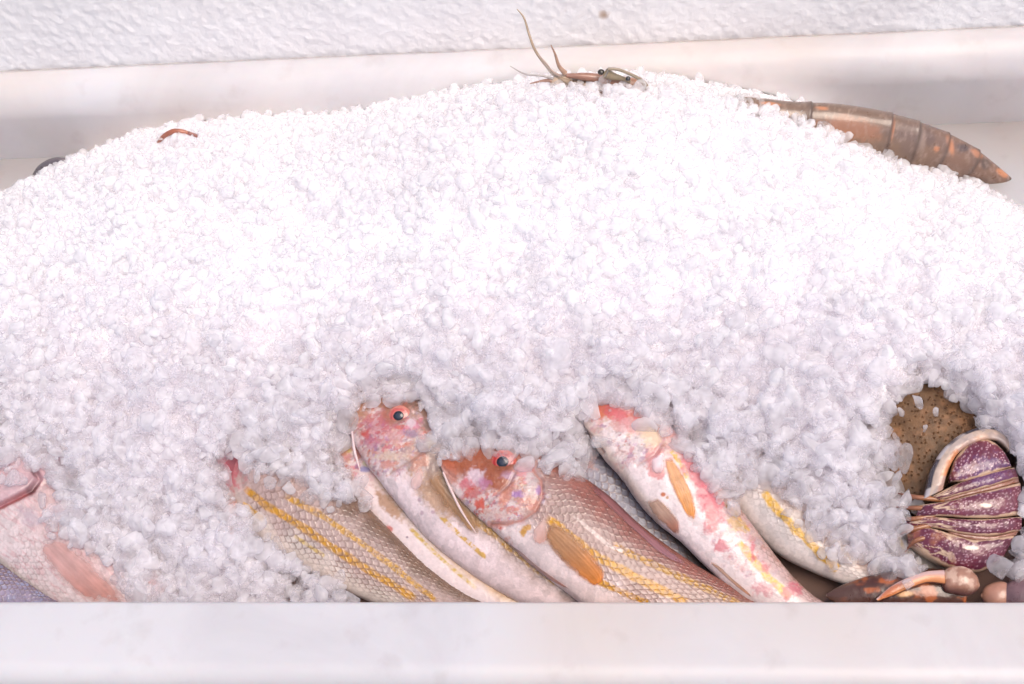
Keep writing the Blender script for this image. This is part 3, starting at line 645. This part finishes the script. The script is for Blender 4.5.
strip('tail_segment', rL, [(906,518),(935,521),(960,523.5),(988,523),(1020,519)], [(904,528),(932,531),(958,537),(988,539),(1019,532)], TOFF, dome, .22, purple(4, 1.2, None, .09))
strip('joint_membrane', rL, [(945,535),(968,538.5),(990,539.5),(1016,533)], [(950,539),(970,543.5),(992,544),(1014,537.5)], TOFF-.12, dome, .12, cream, nv=20)
strip('tail_segment', rL, [(906,527),(930,531.5),(950,538),(975,543.5),(1012,538)], [(908,545),(928,560),(950,570),(978,573),(1000,561)], TOFF, dome, .32, purple(5, 1, (968, 552, 10, 2.6)))
def collar(x, y, u, v):
    c = np.zeros(x.shape+(3,)) + np.array((.58, .44, .35)); c = mixc(c, (.50, .17, .05), ss(.55, .8, v)*(1-ss(.3, .9, u))*.9); c = c*(.6+.7*fbm(x*.15, y*.15, 0, 17, 4))[..., None]; c = mixc(c, (.34, .28, .27), ss(.45, .62, fbm(u*9, v*1.2, 0, 18, 3))*.55)
    band = ss(.4, .55, vnoise(u*9, v*0, 0, 5)); c = mixc(c, (.05, .04, .05), (1-ss(.22, .32, v))*band); c = mixc(c, (.5, .45, .45), (1-ss(.22, .3, v))*(1-band))
    return c
strip('tail_collar', rL, [(922,502),(928,474),(943,450),(964,434),(990,427),(1008,436)], [(940,494),(946,474),(957,456),(975,445),(994,442),(1008,452)], TOFF+.15, dome, .3, collar)
for k, (a, b, c) in enumerate([((945,500),(915,497),(896,493)), ((940,508),(914,508),(895,507)), ((935,516),(912,519),(900,519)), ((935,524),(910,530),(897,536)), ((935,536),(915,541),(905,552))]):
    tube('swimmeret', rL, [on_plane(*a, TOFF+.8), on_plane(*b, TOFF+.75), on_plane(*c, TOFF+.2)], [.13, .12, .02], (.34, .14, .05), M_SHELL, col2=(.16, .05, .04))
K_pairs = [(868,372,866,386),(900,356,868,430),(945,372,876,476),(976,414,893,500),(985,450,915,515)]
Lk = loft(K_pairs, -.2, .10, 420, 480)
qx, qy = plane_px(Lk['P'], Lk['off'])
qx = ((Lk['P']-PO)@E1)*24; qy = ((Lk['P']-PO)@E2)*24
c = np.zeros(qx.shape+(3,)) + np.array((.075, .045, .024)); c = mixc(c, (.13, .085, .05), fbm(qx*.06, qy*.06, 0, 6, 4)); c = mixc(c, (.20, .12, .07), ss(.5, .75, fbm(qx*.09, qy*.09, 0, 16, 3))*.6)
d1, h1 = cells(qx*.17, qy*.17, 11); d2, h2 = cells(qx*.4, qy*.4, 12)
pit = (1-ss(.06, .26, d1))*(h1 > .3); c = mixc(c, (.04, .02, .014), pit*.6); c = mixc(c, (.24, .17, .11), (1-ss(.06, .26, d2))*(h2 > .75)*.5)
finish(Lk, 'carapace', rL, c*(np.array((1.15, .93, .72))*(.55+.9*fbm(qx*.12, qy*.12, 0, 40, 4))[..., None]), -.05*pit + .006*(1-ss(.1, .5, d2)) + .15*(fbm(qx*.035, qy*.035, 0, 6, 3)-.5), M_DULL)

# --- brown crab leg along the front rim
rK = thing('shellfish_claw', 'shiny brown claw with orange tip and pale round knuckle along the front rim', 'claw', tuple(on_plane(910, 592, .2)))
Lq = loft([(826,594,826,597),(836,588,836,604),(852,581,850,609),(876,574,872,612),(908,569,905,614),(945,570,942,612),(968,576,964,610)], .9, .34, 160, 80)
qx, qy = plane_px(Lq['P'], .9)
c = np.zeros(qx.shape+(3,)) + np.array((.07, .022, .012)); c = mixc(c, (.36, .09, .02), ss(.48, .7, fbm(qx*.07, qy*.12, 0, 4, 3))); c = mixc(c, (.10, .05, .035), (1-ss(848, 862, qx))*.8)
c = mixc(c, (.70, .34, .10), blob(qx, qy, 903, 596, 11, 4, 4, .2)*.9)
finish(Lq, 'leg_shell', rK, c, .04*(fbm(qx*.1, qy*.1, 0, 3, 3)-.5), M_SHELL)
Lq = loft([(876,599,878,601),(890,587,893,596),(908,577.5,912,588),(926,571.5,928,583),(944,570,945,585)], 1.9, .34, 110, 50)
qx, qy = plane_px(Lq['P'], 1.9)
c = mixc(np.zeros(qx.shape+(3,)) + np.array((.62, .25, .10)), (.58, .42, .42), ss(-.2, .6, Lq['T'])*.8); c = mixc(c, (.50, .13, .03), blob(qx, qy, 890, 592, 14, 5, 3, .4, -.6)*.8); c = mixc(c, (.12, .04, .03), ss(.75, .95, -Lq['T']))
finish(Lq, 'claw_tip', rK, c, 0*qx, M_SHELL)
Lq = loft([(940,578,940,580),(944,571,944,590),(956,566,956,595),(968,568,967,596),(974,573,973,594),(978,578,977,591),(979.5,583,979.5,587)], 1.7, .36, 90, 60, sq=1)
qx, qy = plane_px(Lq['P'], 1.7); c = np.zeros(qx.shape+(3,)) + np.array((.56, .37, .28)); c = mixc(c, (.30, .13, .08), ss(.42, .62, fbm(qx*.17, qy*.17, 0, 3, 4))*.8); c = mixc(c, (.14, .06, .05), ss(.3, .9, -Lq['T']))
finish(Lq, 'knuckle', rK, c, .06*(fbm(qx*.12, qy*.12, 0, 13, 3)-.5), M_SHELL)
rM = thing('crab_claw', 'small dark brown and peach crab claw in the bottom right corner', 'crab claw', tuple(on_plane(1010, 592, 0)))
Lq = loft([(981,594,981,597),(984,588,984,602),(992,583,990,608),(1004,582,1002,610),(1012,586,1010,606)], 1.0, .36, 70, 50)
qx, qy = plane_px(Lq['P'], 1.0); c = np.zeros(qx.shape+(3,)) + np.array((.40, .20, .14)); finish(Lq, 'claw_joint', rM, c*(.8+.4*fbm(qx*.1, qy*.1, 0, 3, 3))[..., None], 0*qx, M_SHELL)
Lq = loft([(999,592,999,597),(1003,586,1003,604),(1014,580,1012,612),(1032,576,1030,616),(1060,580,1060,610),(1075,590,1075,600)], 1.1, .34, 90, 60)
qx, qy = plane_px(Lq['P'], 1.1); c = np.zeros(qx.shape+(3,)) + np.array((.16, .09, .10)); finish(Lq, 'claw_shell', rM, c*(.7+.6*fbm(qx*.1, qy*.1, 0, 3, 3))[..., None], 0*qx, M_SHELL)

# ------------------------------------------------------------------ prawn behind the heap
YP = 30.6
up = [(556,80),(575,80),(600,82),(635,90),(680,99),(720,103),(741,101),(763,103),(795,106.5),(833,108),(865,112),(893,118),(921,126),(950,137),(975,150),(994,164),(1010,177),(1017,184)]
lo = [(556,84),(572,100),(596,115),(630,128),(672,138),(710,146),(735,152),(757,156),(788,160),(822,162),(850,164),(876,167),(901,170),(928,173),(952,177),(975,181),(1000,186),(1015,189)]
A = np.array([at_y(*q, YP) for q in up]); B = np.array([at_y(*q, YP) for q in lo])
mid = (A+B)/2; dd = np.concatenate([[0], np.cumsum(np.linalg.norm(np.diff(mid, axis=0), axis=1))]); s = dd/dd[-1]
nu, nv = 380, 72; u = np.linspace(0, 1, nu); a = pchip(s, A, u); b = pchip(s, B, u)
ph = np.linspace(0, 2*math.pi, nv, endpoint=False); hh = (a-b)/2; r = np.linalg.norm(hh, axis=1)
segb = np.interp([741, 812, 893, 921, 950, 980], [q[0] for q in up], s)
step = np.zeros(nu)
for q in segb: step += .13*np.exp(-np.maximum(0, (q-u))*60)*(u < q) - 0
P = (a+b)[:, None]/2 + (hh*(1+step/np.maximum(r, .3))[:, None])[:, None]*np.cos(ph)[None, :, None] + np.array([0.1, 1, 0])*(r*.62)[:, None, None]*np.sin(ph)[None, :, None]
qx, qy = proj(P); T = np.cos(ph)[None]+0*u[:, None]
c = np.zeros(qx.shape+(3,)) + np.array((.20, .125, .08))
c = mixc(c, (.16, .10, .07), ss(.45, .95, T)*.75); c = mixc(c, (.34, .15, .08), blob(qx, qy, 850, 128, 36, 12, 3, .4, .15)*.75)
c = mixc(c, (.17, .11, .085), blob(qx, qy, 907, 136, 14, 26, 3, .3)*.85); c = mixc(c, (.29, .22, .18), blob(qx, qy, 921, 140, 5, 20, 4, .3)*.6)
c = mixc(c, (.10, .07, .06), blob(qx, qy, 930, 132, 6, 14, 4, .4)*.7); c = mixc(c, (.20, .10, .07), ss(900, 960, qx)*.5)
for (x, y, rx, ry, an) in [(950,144,3.2,10,-.25),(977,154,7,3,.6),(1003,174,7,3,.6),(937,149,3,3,0),(893,128,1.6,12,.1),(822,108,7,1.6,.1),(770,104,10,2,.1)]:
    c = mixc(c, (.52, .22, .11), blob(qx, qy, x, y, rx*1.2, ry*1.2, 8, .2, an)*.9)
for (x, y, rx, ry) in [(963,148,7,6),(985,163,7,7),(1011,181,6,6)]: c = mixc(c, (.085, .06, .055), blob(qx, qy, x, y, rx, ry, 9, .3)*.8)
c = mixc(c, (.42, .3, .24), ss(.5, .8, fbm(qx*.35, qy*.2, 0, 4, 3))*.35)
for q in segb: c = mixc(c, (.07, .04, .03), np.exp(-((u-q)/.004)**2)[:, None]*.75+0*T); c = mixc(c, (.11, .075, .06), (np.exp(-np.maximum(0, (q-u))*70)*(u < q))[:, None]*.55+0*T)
rP = thing('prawn', 'large brown banded prawn lying behind the ice heap, long feelers up the wall', 'prawn', (2, YP, 2))
F = list(grid_faces(nu, nv, True)) + [np.arange(nv), ((nu-1)*nv+np.arange(nv))[::-1]]
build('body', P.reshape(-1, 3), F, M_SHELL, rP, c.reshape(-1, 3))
Y = lambda x, y, d=0.0: at_y(x, y, YP + d)
tube('rostrum', rP, [Y(640,86), Y(610,80.5), Y(588,77), Y(566,75.5)], [.42, .30, .24, .12], (.36, .18, .11), M_SHELL, col2=(.28, .14, .10))
ey = tube('eye_stalk', rP, [Y(630,82,-.3), Y(622,78.5,-.3), Y(612,76,-.3), Y(606,73,-.3)], [.10, .13, .24, .30], (.26, .20, .12), M_SHELL)
def ball(name, parent, cpt, rx, col, mat, n=20):
    th = np.linspace(.02, math.pi-.02, n); p2 = np.linspace(0, 2*math.pi, 2*n, endpoint=False)
    V = cpt + np.stack([rx[0]*np.sin(th)[:, None]*np.cos(p2), rx[1]*np.sin(th)[:, None]*np.sin(p2), rx[2]*np.cos(th)[:, None]+0*p2], -1)
    cc = np.zeros(V.shape) + np.array(col)
    F = list(grid_faces(n, 2*n, True)) + [np.arange(2*n), ((n-1)*2*n+np.arange(2*n))[::-1]]
    return build(name, V.reshape(-1, 3), F, mat, parent, cc.reshape(-1, 3))
ball('eye', rP, Y(601,72,-.35), (.19, .18, .15), (.035, .028, .02), M_EYE)
ball('eye', rP, Y(628,78.5,-.5), (.14, .14, .13), (.03, .028, .03), M_EYE)
AC = (.34, .25, .17)
tube('antenna', rP, [Y(570,83,-.4), Y(556,76,.2), Y(545,64,2.2), Y(535,50,3.6), Y(529,34,4.6), Y(524,18,5.2), Y(517,9,5.6)], [.17, .13, .10, .085, .075, .06, .03], AC, M_SHELL, nu=90)
tube('antenna', rP, [Y(565,73,0), Y(559,66), Y(555,54), Y(551,45)], [.16, .11, .07, .03], (.40, .24, .16), M_SHELL)
tube('antenna', rP, [Y(562,77,0), Y(552,71), Y(545,62), Y(538,55)], [.09, .06, .045, .02], (.46, .34, .28), M_SHELL)
tube('antenna', rP, [Y(556,80,0), Y(543,76), Y(525,74), Y(510,66)], [.08, .06, .05, .02], (.36, .32, .30), M_SHELL)
tube('antenna', rP, [Y(558,86,0), Y(552,81), Y(545,80.5), Y(530,83.5)], [.22, .14, .09, .03], (.38, .22, .16), M_SHELL)
tube('antenna_scale', rP, [Y(574,85,0), Y(565,80), Y(556,82), Y(552,88)], [.15, .34, .32, .12], (.56, .42, .30), M_SHELL)
tube('feeler', rP, [Y(608,69,-.4), Y(618,69.5,-.4), Y(632,75,-.4), Y(642,81,-.4), Y(647,88,-.4)], [.09, .08, .09, .12, .16], (.27, .21, .14), M_SHELL)

# --- bits showing at the back left
rT = thing('fish_tail', 'dark grey rounded fish tail sticking out of the ice at the far left', 'fish tail', tuple(at_z(52, 172, .3)))
pl = [(32,182),(35,173),(41,165),(49,159.5),(58,157),(68,157.5),(80,161)]
tube('tail_edge', rT, [at_y(x, y+4, 32.0) for x, y in pl], [.1, .22, .26, .26, .24, .2, .1], (.12, .10, .11), M_SHELL)
Q = np.array([at_y(x, y+4, 32.0) for x, y in pl]); Q2 = np.array([at_y(x*.6+60*.4, y+22, 32.0) for x, y in pl])
V = np.concatenate([Q + [0, .12, 0], Q2 + [0, .12, 0], Q - [0, .12, 0], Q2 - [0, .12, 0]]); n = len(pl)
F = [];
for i in range(n-1): F += [[i, i+1, n+i+1, n+i], [2*n+i, 3*n+i, 3*n+i+1, 2*n+i+1], [i, 2*n+i, 2*n+i+1, i+1], [n+i, n+i+1, 3*n+i+1, 3*n+i]]
F += [[0, n, 3*n, 2*n], [n-1, 3*n-1, 4*n-1, 2*n-1]]
build('tail_web', V, [np.array(f) for f in F], M_SHELL, rT, np.zeros((4*n, 3)) + np.array((.20, .18, .19)))
rR = thing('shrimp', 'thin bent red-brown shellfish limb showing over the ice at the back left', 'shrimp', tuple(at_y(175, 140, 30)))
tube('leg_segment', rR, [at_y(x, y, 29.6) for x, y in [(156,146),(163,137),(172,132),(180,131.5),(188,133)]], [.08, .14, .17, .16, .12], (.34, .11, .06), M_SHELL)
tube('leg_tip', rR, [at_y(x, y, 29.6) for x, y in [(188,133),(200,137),(210,140),(220,146)]], [.12, .10, .08, .03], (.24, .08, .06), M_SHELL)

# ------------------------------------------------------------------ crushed ice
crest_px = [(-80,235),(0,193),(40,170),(100,149),(160,137),(230,131),(320,129),(400,112),(460,100),(560,87),(640,87),(700,95),(760,106),(800,117),(830,126),(860,142),(900,158),(960,173),(1000,191),(1024,202),(1100,240)]
CY = 29.0
cr = np.array([at_y(*q, CY) for q in crest_px]) - [0, 0, .42]
def zc(x): return np.interp(x, cr[:, 0], cr[:, 2])
BUMPS = [(on_plane(*q[:2], 2.0), q[2]*.45, q[3]) for q in [(478,430,1.3,1.7),(510,428,1.6,1.8),(545,438,1.3,1.6),(582,412,1.1,1.3),(610,388,1.0,1.6),(398,380,1.0,1.6),(430,418,.9,1.2),(1008,420,1.6,1.8),(1030,450,1.3,1.5),(975,380,1.0,1.5),(935,366,.8,1.6)]]
def hfun(x, y):
    z29 = zc(x)
    z12 = 8.2 + 0*x; z12 = np.minimum(z12, 6.0 + .45*np.maximum(z29, -1)); z12 = np.where(x > 6, np.maximum(z12, 6.9), z12)
    z5 = 5.0 + 0*x; z0 = 2.6 + 0*x
    z20 = .55*z12 + .45*z29 + 1.1
    z33 = np.where(z29 > 6, z29-2.6, z29-3.0); z35 = z33-1.5
    ys = [0, 5, 12, 20, CY, 33, 36]; zs = [z0, z5, z12, z20, z29, z33, z35]
    out = np.zeros_like(x+y)
    m_ = [0]*7
    dl = [(zs[i+1]-zs[i])/(ys[i+1]-ys[i]) for i in range(6)]
    m_[0] = dl[0]; m_[6] = dl[5]
    for i in range(1, 6): m_[i] = (dl[i-1]+dl[i])/2
    for i in range(6):
        h = ys[i+1]-ys[i]; t = np.clip((y-ys[i])/h, 0, 1)
        val = (2*t**3-3*t**2+1)*zs[i] + (t**3-2*t**2+t)*h*m_[i] + (-2*t**3+3*t**2)*zs[i+1] + (t**3-t**2)*h*m_[i+1]
        out = np.where((y >= ys[i]) & (y <= ys[i+1]), val, out)
    k = np.clip((29-y)/6, .15, 1)
    for p_, a_, r_ in BUMPS: out = out + a_*np.exp(-((x-p_[0])**2 + (y-p_[1])**2)/r_**2)
    return out + ((fbm(x*.28, y*.28, 0, 101, 3)-.5)*1.5 + (fbm(x*.9, y*.9, 0, 111, 2)-.5)*.6)*k
# height of the catch, so ice lies on it and not in it
GS = .25; gx0, gy0 = -70, -2; TH = np.full((520, 160), -9.0)
tp = np.concatenate([t.reshape(-1, 3) for t in TOPS])
ii = np.clip(((tp[:, 0]-gx0)/GS).astype(int), 0, 519); jj = np.clip(((tp[:, 1]-gy0)/GS).astype(int), 0, 159)
np.maximum.at(TH, (ii, jj), tp[:, 2])
for _ in range(1):
    Q = np.pad(TH, 1, constant_values=-9); TH = np.maximum.reduce([TH, np.minimum(Q[:-2, 1:-1], Q[2:, 1:-1]), np.minimum(Q[1:-1, :-2], Q[1:-1, 2:])])
def topz(x, y):
    i = np.clip(((x-gx0)/GS).astype(int), 0, 519); j = np.clip(((y-gy0)/GS).astype(int), 0, 159); return TH[i, j]
# bare places where the catch shows, drawn round on the bed
BARE = [
 [(348,440),(346,420),(358,402),(380,394),(400,391),(420,398),(430,412),(434,430),(438,444),(438,458),(450,451),(480,449),(503,449),(520,452),(538,458),(558,467),(576,468),(592,456),(588,438),(586,412),(594,402),(612,402),(628,400),(640,412),(652,424),(668,424),(682,440),(696,464),(716,488),(732,500),(738,498),(746,484),(762,474),(786,492),(808,522),(828,550),(845,556),(870,566),(900,574),(985,576),(1040,570),(1040,640),(360,640),(352,606),(336,588),(318,576),(290,556),(262,540),(246,524),(240,500),(246,484),(262,476),(280,474),(298,486),(318,496),(338,502),(352,508),(356,494),(346,478),(340,466),(340,450)],
 [(218,458),(238,452),(250,468),(246,500),(238,506),(226,488)],
 [(-60,470),(20,468),(40,474),(52,480),(54,498),(44,512),(52,530),(78,540),(98,560),(118,580),(134,602),(134,640),(-60,640)],
 [(882,474),(896,450),(886,425),(894,400),(914,384),(940,385),(964,402),(984,420),(1000,424),(1012,440),(1026,462),(1026,545),(1000,575),(930,578),(912,560),(902,545),(894,525),(908,506),(900,492)],
]
def inpoly(px, py, poly):
    r = np.zeros(px.shape, bool); n = len(poly)
    for i in range(n):
        x1, y1 = poly[i]; x2, y2 = poly[(i+1) % n]
        q = ((y1 > py) != (y2 > py)); r ^= q & (px < (x2-x1)*(py-y1)/((y2-y1) if y2 != y1 else 1e-9)+x1)
    return r
def bare(P):
    px, py = proj(P); j = 9
    px = px + (fbm(px*.06, py*.06, 0, 201, 3)-.5)*2*j; py = py + (fbm(px*.06, py*.06, 5, 202, 3)-.5)*2*j
    r = np.zeros(px.shape, bool)
    for p in BARE: r |= inpoly(px, py, p)
    return r
# chip shapes
def ico(sub):
    import bmesh
    bm = bmesh.new(); bmesh.ops.create_icosphere(bm, subdivisions=sub, radius=1.0); bm.verts.ensure_lookup_table()
    V = np.array([v.co[:] for v in bm.verts]); F = np.array([[v.index for v in f.verts] for f in bm.faces]); bm.free(); return V, F
def chip(sub, rng, cuts):
    V, F = ico(sub); V = V.copy()
    for _ in range(cuts):
        n = rng.normal(size=3); n /= np.linalg.norm(n); d = rng.uniform(.34, .8); k = V @ n
        V -= np.maximum(0, k-d)[:, None]*n*.96
    V *= 1 + .10*(vnoise(V[:, 0]*1.7+9, V[:, 1]*1.7, V[:, 2]*1.7, int(rng.integers(999)))[:, None]-.5)*2
    V *= rng.uniform(.5, 1.25, 3); V -= V.mean(0); return V, F
CH_HI = [chip(3, RNG, int(RNG.integers(7, 13))) for _ in range(26)]
CH_LO = [chip(2, RNG, int(RNG.integers(5, 10))) for _ in range(22)]
def rots(n):
    q = RNG.normal(size=(n, 4)); q /= np.linalg.norm(q, axis=1, keepdims=True); w, x, y, z = q.T
    return np.stack([np.stack([1-2*(y*y+z*z), 2*(x*y-z*w), 2*(x*z+y*w)], -1), np.stack([2*(x*y+z*w), 1-2*(x*x+z*z), 2*(y*z-x*w)], -1), np.stack([2*(x*z-y*w), 2*(y*z+x*w), 1-2*(x*x+y*y)], -1)], 1)
def merge(C, rad, shapes):
    n = len(C); R = rots(n); pick = RNG.integers(0, len(shapes), n); Vs = []; Fs = []; base = 0
    for k in range(len(shapes)):
        q = np.where(pick == k)[0]
        if not len(q): continue
        V, F = shapes[k]; W = np.einsum('nij,vj->nvi', R[q], V)*rad[q][:, None, None] + C[q][:, None]
        Vs.append(W.reshape(-1, 3)); Fs.append((F[None] + (np.arange(len(q))*len(V))[:, None, None] + base).reshape(-1, 3)); base += len(q)*len(V)
    return np.concatenate(Vs), np.concatenate(Fs)
def surface_pts(sp, depth, y0, y1):
    xs = np.arange(-56, 30, sp); ys = np.arange(y0, y1, sp); X, Yy = np.meshgrid(xs, ys, indexing='ij')
    X = (X + RNG.uniform(-.5, .5, X.shape)*sp).ravel(); Yy = (Yy + RNG.uniform(-.5, .5, Yy.shape)*sp).ravel()
    Z = hfun(X, Yy) - depth + RNG.uniform(-.13, .13, X.shape)
    tz = topz(X, Yy); P = np.stack([X, Yy, Z], -1)
    b = bare(P)
    lift = np.maximum(Z, tz + .18 + RNG.uniform(-.1, .2, X.shape)); P[:, 2] = np.where((tz > Z) & (tz < Z+3.6), lift, Z)
    for dist, keep_ in ((2.2, .78), (1.4, .62), (.8, .45)):
        near_ = bare(P + RT*dist) | bare(P - RT*dist) | bare(P + UP*dist) | bare(P - UP*dist)
        thin = near_ & (tz > 0) & (P[:, 2] > tz + .4); P[:, 2] = np.where(thin, tz + .15 + (P[:, 2] - tz)*keep_, P[:, 2])
    b |= bare(P)
    ppx, ppy = proj(P); stray = bare(P + RT*.55) & bare(P - RT*.55) & bare(P + UP*.55) & bare(P - UP*.55)
    b &= ~(~stray & (RNG.uniform(0, 1, len(b)) < .34) & (depth < .1) & (tz > -1)); keep = ~b & (ppx > -50) & (ppx < 1074) & (ppy > 60) & (ppy < 660) & (P[:, 2] > .25)
    keep &= (P[:, 1] > .35) & (P[:, 1] < L-.5)
    return P[keep]
pts = [surface_pts(.48, 0, .5, 34), surface_pts(.46, .34, .5, 34), surface_pts(.6, .8, .5, 16), surface_pts(.7, 1.3, .5, 14), surface_pts(.75, 1.9, .5, 15), surface_pts(.75, 2.5, .5, 15)]
CA = np.concatenate(pts); CI = surface_pts(.8, -.12, .5, 14)
fr_ = ss(8, 21, CA[:, 1])                        # coarser and clearer towards the melting front edge
ra = np.exp(RNG.normal(0, .36, len(CA))).clip(.45, 2.1)*(.46 - .12*fr_)
ri = RNG.uniform(.10, .26, len(CI))
isf = RNG.uniform(0, 1, len(CA)) < fr_
edge_ = (bare(CA + RT*1.1) | bare(CA - RT*1.1) | bare(CA + UP*1.1) | bare(CA - UP*1.1)) & (RNG.uniform(0, 1, len(CA)) < .75) & (CA[:, 1] < 16)
isf &= ~edge_; isn = ~isf & ~edge_
V5, F5 = merge(CA[edge_], ra[edge_], CH_HI)
V1, F1 = merge(CA[isf], ra[isf].clip(.2, .56), CH_LO); V2, F2 = merge(CA[isn], ra[isn], CH_HI); V3, F3 = merge(CI, ri, CH_LO)
# packed body of the heap under the chips
xs = np.linspace(-58, 30, 300); ys = np.linspace(.1, L-.1, 130); X, Yy = np.meshgrid(xs, ys, indexing='ij')
Z = hfun(X, Yy) - (.75 + .75*(1-ss(9, 15, Yy))) ; PT = np.stack([X, Yy, Z], -1); Bm = bare(PT + [0, 0, 1.0]) | bare(PT) | (Z < .0)
Nm = np.zeros(Bm.shape, bool)
for d_ in (1.0, 2.0):
    for v_ in (RT, -RT, UP, -UP): Nm |= bare(PT + v_*d_ + [0, 0, .8])
PT[..., 2] -= 1.3*Nm
tz_ = topz(PT[..., 0], PT[..., 1]); PT[..., 2] = np.where(Nm & (tz_ > -1), np.minimum(PT[..., 2], tz_ - .5), PT[..., 2])
F4 = grid_faces(300, 130); F4 = F4[~Bm.ravel()[F4].any(1)]
tri = np.concatenate([F4[:, [0, 2, 1]], F4[:, [0, 3, 2]]])
allV = np.concatenate([V1, V2, V3, PT.reshape(-1, 3), V5]); o1 = len(V1); o2 = o1+len(V2); o3 = o2+len(V3); o5 = o3+300*130
allF = np.concatenate([F1, F2+o1, F3+o2, tri+o3, F5+o5]); mi = np.concatenate([np.zeros(len(F1)), np.ones(len(F2)), np.full(len(F3), 3), np.full(len(tri), 2), np.full(len(F5), 3)])
ice = build('crushed_ice', allV, allF, None, None, None, True, [M_ICE, M_ICE2, M_CORE, M_CLEAR], mi)
ice['kind'] = 'stuff'; ice['label'] = 'big sloping heap of white crushed ice covering the fish in the trough'; ice['category'] = 'crushed ice'
print('chips', len(CA), len(CI), 'verts', len(allV))

# meltwater along the trough front, its brown tint painting shadow into the gaps
M_WATER, _nt, _b = new_mat('shade_tinted_meltwater'); _b.inputs['Base Color'].default_value = (.42, .27, .22, 1); _b.inputs['Roughness'].default_value = .04
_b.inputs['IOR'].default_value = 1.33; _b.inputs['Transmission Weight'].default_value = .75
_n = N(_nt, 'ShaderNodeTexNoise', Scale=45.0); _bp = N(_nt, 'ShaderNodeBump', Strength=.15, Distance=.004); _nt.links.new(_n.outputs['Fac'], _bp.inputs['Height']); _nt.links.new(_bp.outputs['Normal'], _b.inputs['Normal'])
wt = build('shade_tinted_meltwater', [(X0+1, .02, 1.55), (X1-1, .02, 1.55), (X1-1, 12, 1.55), (X0+1, 12, 1.55)], np.array([[0, 1, 2, 3]]), M_WATER); wt['kind'] = 'structure'
for k, (px, py, off, rad) in enumerate([(1001,566,2.2,1.05),(897,478,2.6,.62),(905,500,2.9,.6),(890,492,2.5,.5),(896,516,2.4,.5),(905,530,2.3,.5),(893,538,2.0,.42),(1022,545,2.2,.5),(936,412,2.9,.3),(918,402,2.9,.36),(925,428,2.7,.22)]):
    cpt = on_plane(px, py, off); V, F = chip(3, RNG, 11); V = V @ rots(1)[0].T*rad
    o = build('ice_chip', V, F, M_CLEAR, None); o.location = Vector(cpt)*S
    if k == 0: tag(o, 'large clear lump of melting ice at the right end below the purple tail', 'ice chip', 'loose ice chips')
    else: tag(o, 'clear wet ice chip lying loose on or beside the speckled lobster', 'ice chip', 'loose ice chips')
# ------------------------------------------------------------------ light
w = bpy.data.worlds.new("World"); SC.world = w; w.use_nodes = True; nt = w.node_tree
SUN_EL, SUN_AZ = math.radians(66), math.radians(128)          # azimuth clockwise from +Y
sky = nt.nodes.new('ShaderNodeTexSky'); sky.sky_type = 'NISHITA'; sky.sun_disc = False
sky.sun_elevation = SUN_EL; sky.sun_rotation = SUN_AZ; sky.air_density = 1.0; sky.dust_density = 3.0; sky.ozone_density = 1.0
bg = nt.nodes['Background']; bg.inputs['Strength'].default_value = .105
nt.links.new(sky.outputs['Color'], bg.inputs['Color'])
ld = bpy.data.lights.new('sun', 'SUN'); ld.energy = 1.5; ld.angle = math.radians(40); ld.color = (1, .86, .74)
lo_ = bpy.data.objects.new('sun', ld); COL.objects.link(lo_)
dv = Vector((math.sin(SUN_AZ)*math.cos(SUN_EL), math.cos(SUN_AZ)*math.cos(SUN_EL), math.sin(SUN_EL)))
lo_.rotation_euler = (-dv).to_track_quat('-Z', 'Y').to_euler(); lo_.location = dv*3
vs = SC.view_settings; vs.view_transform = 'Standard'; vs.look = 'None'; vs.gamma = 1; vs.exposure = .74
cy = SC.cycles; cy.max_bounces = 18; cy.transmission_bounces = 14; cy.diffuse_bounces = 9; cy.glossy_bounces = 4; cy.transparent_max_bounces = 24
cy.sample_clamp_indirect = 6; cy.use_denoising = True; cy.use_adaptive_sampling = True; cy.adaptive_threshold = .03
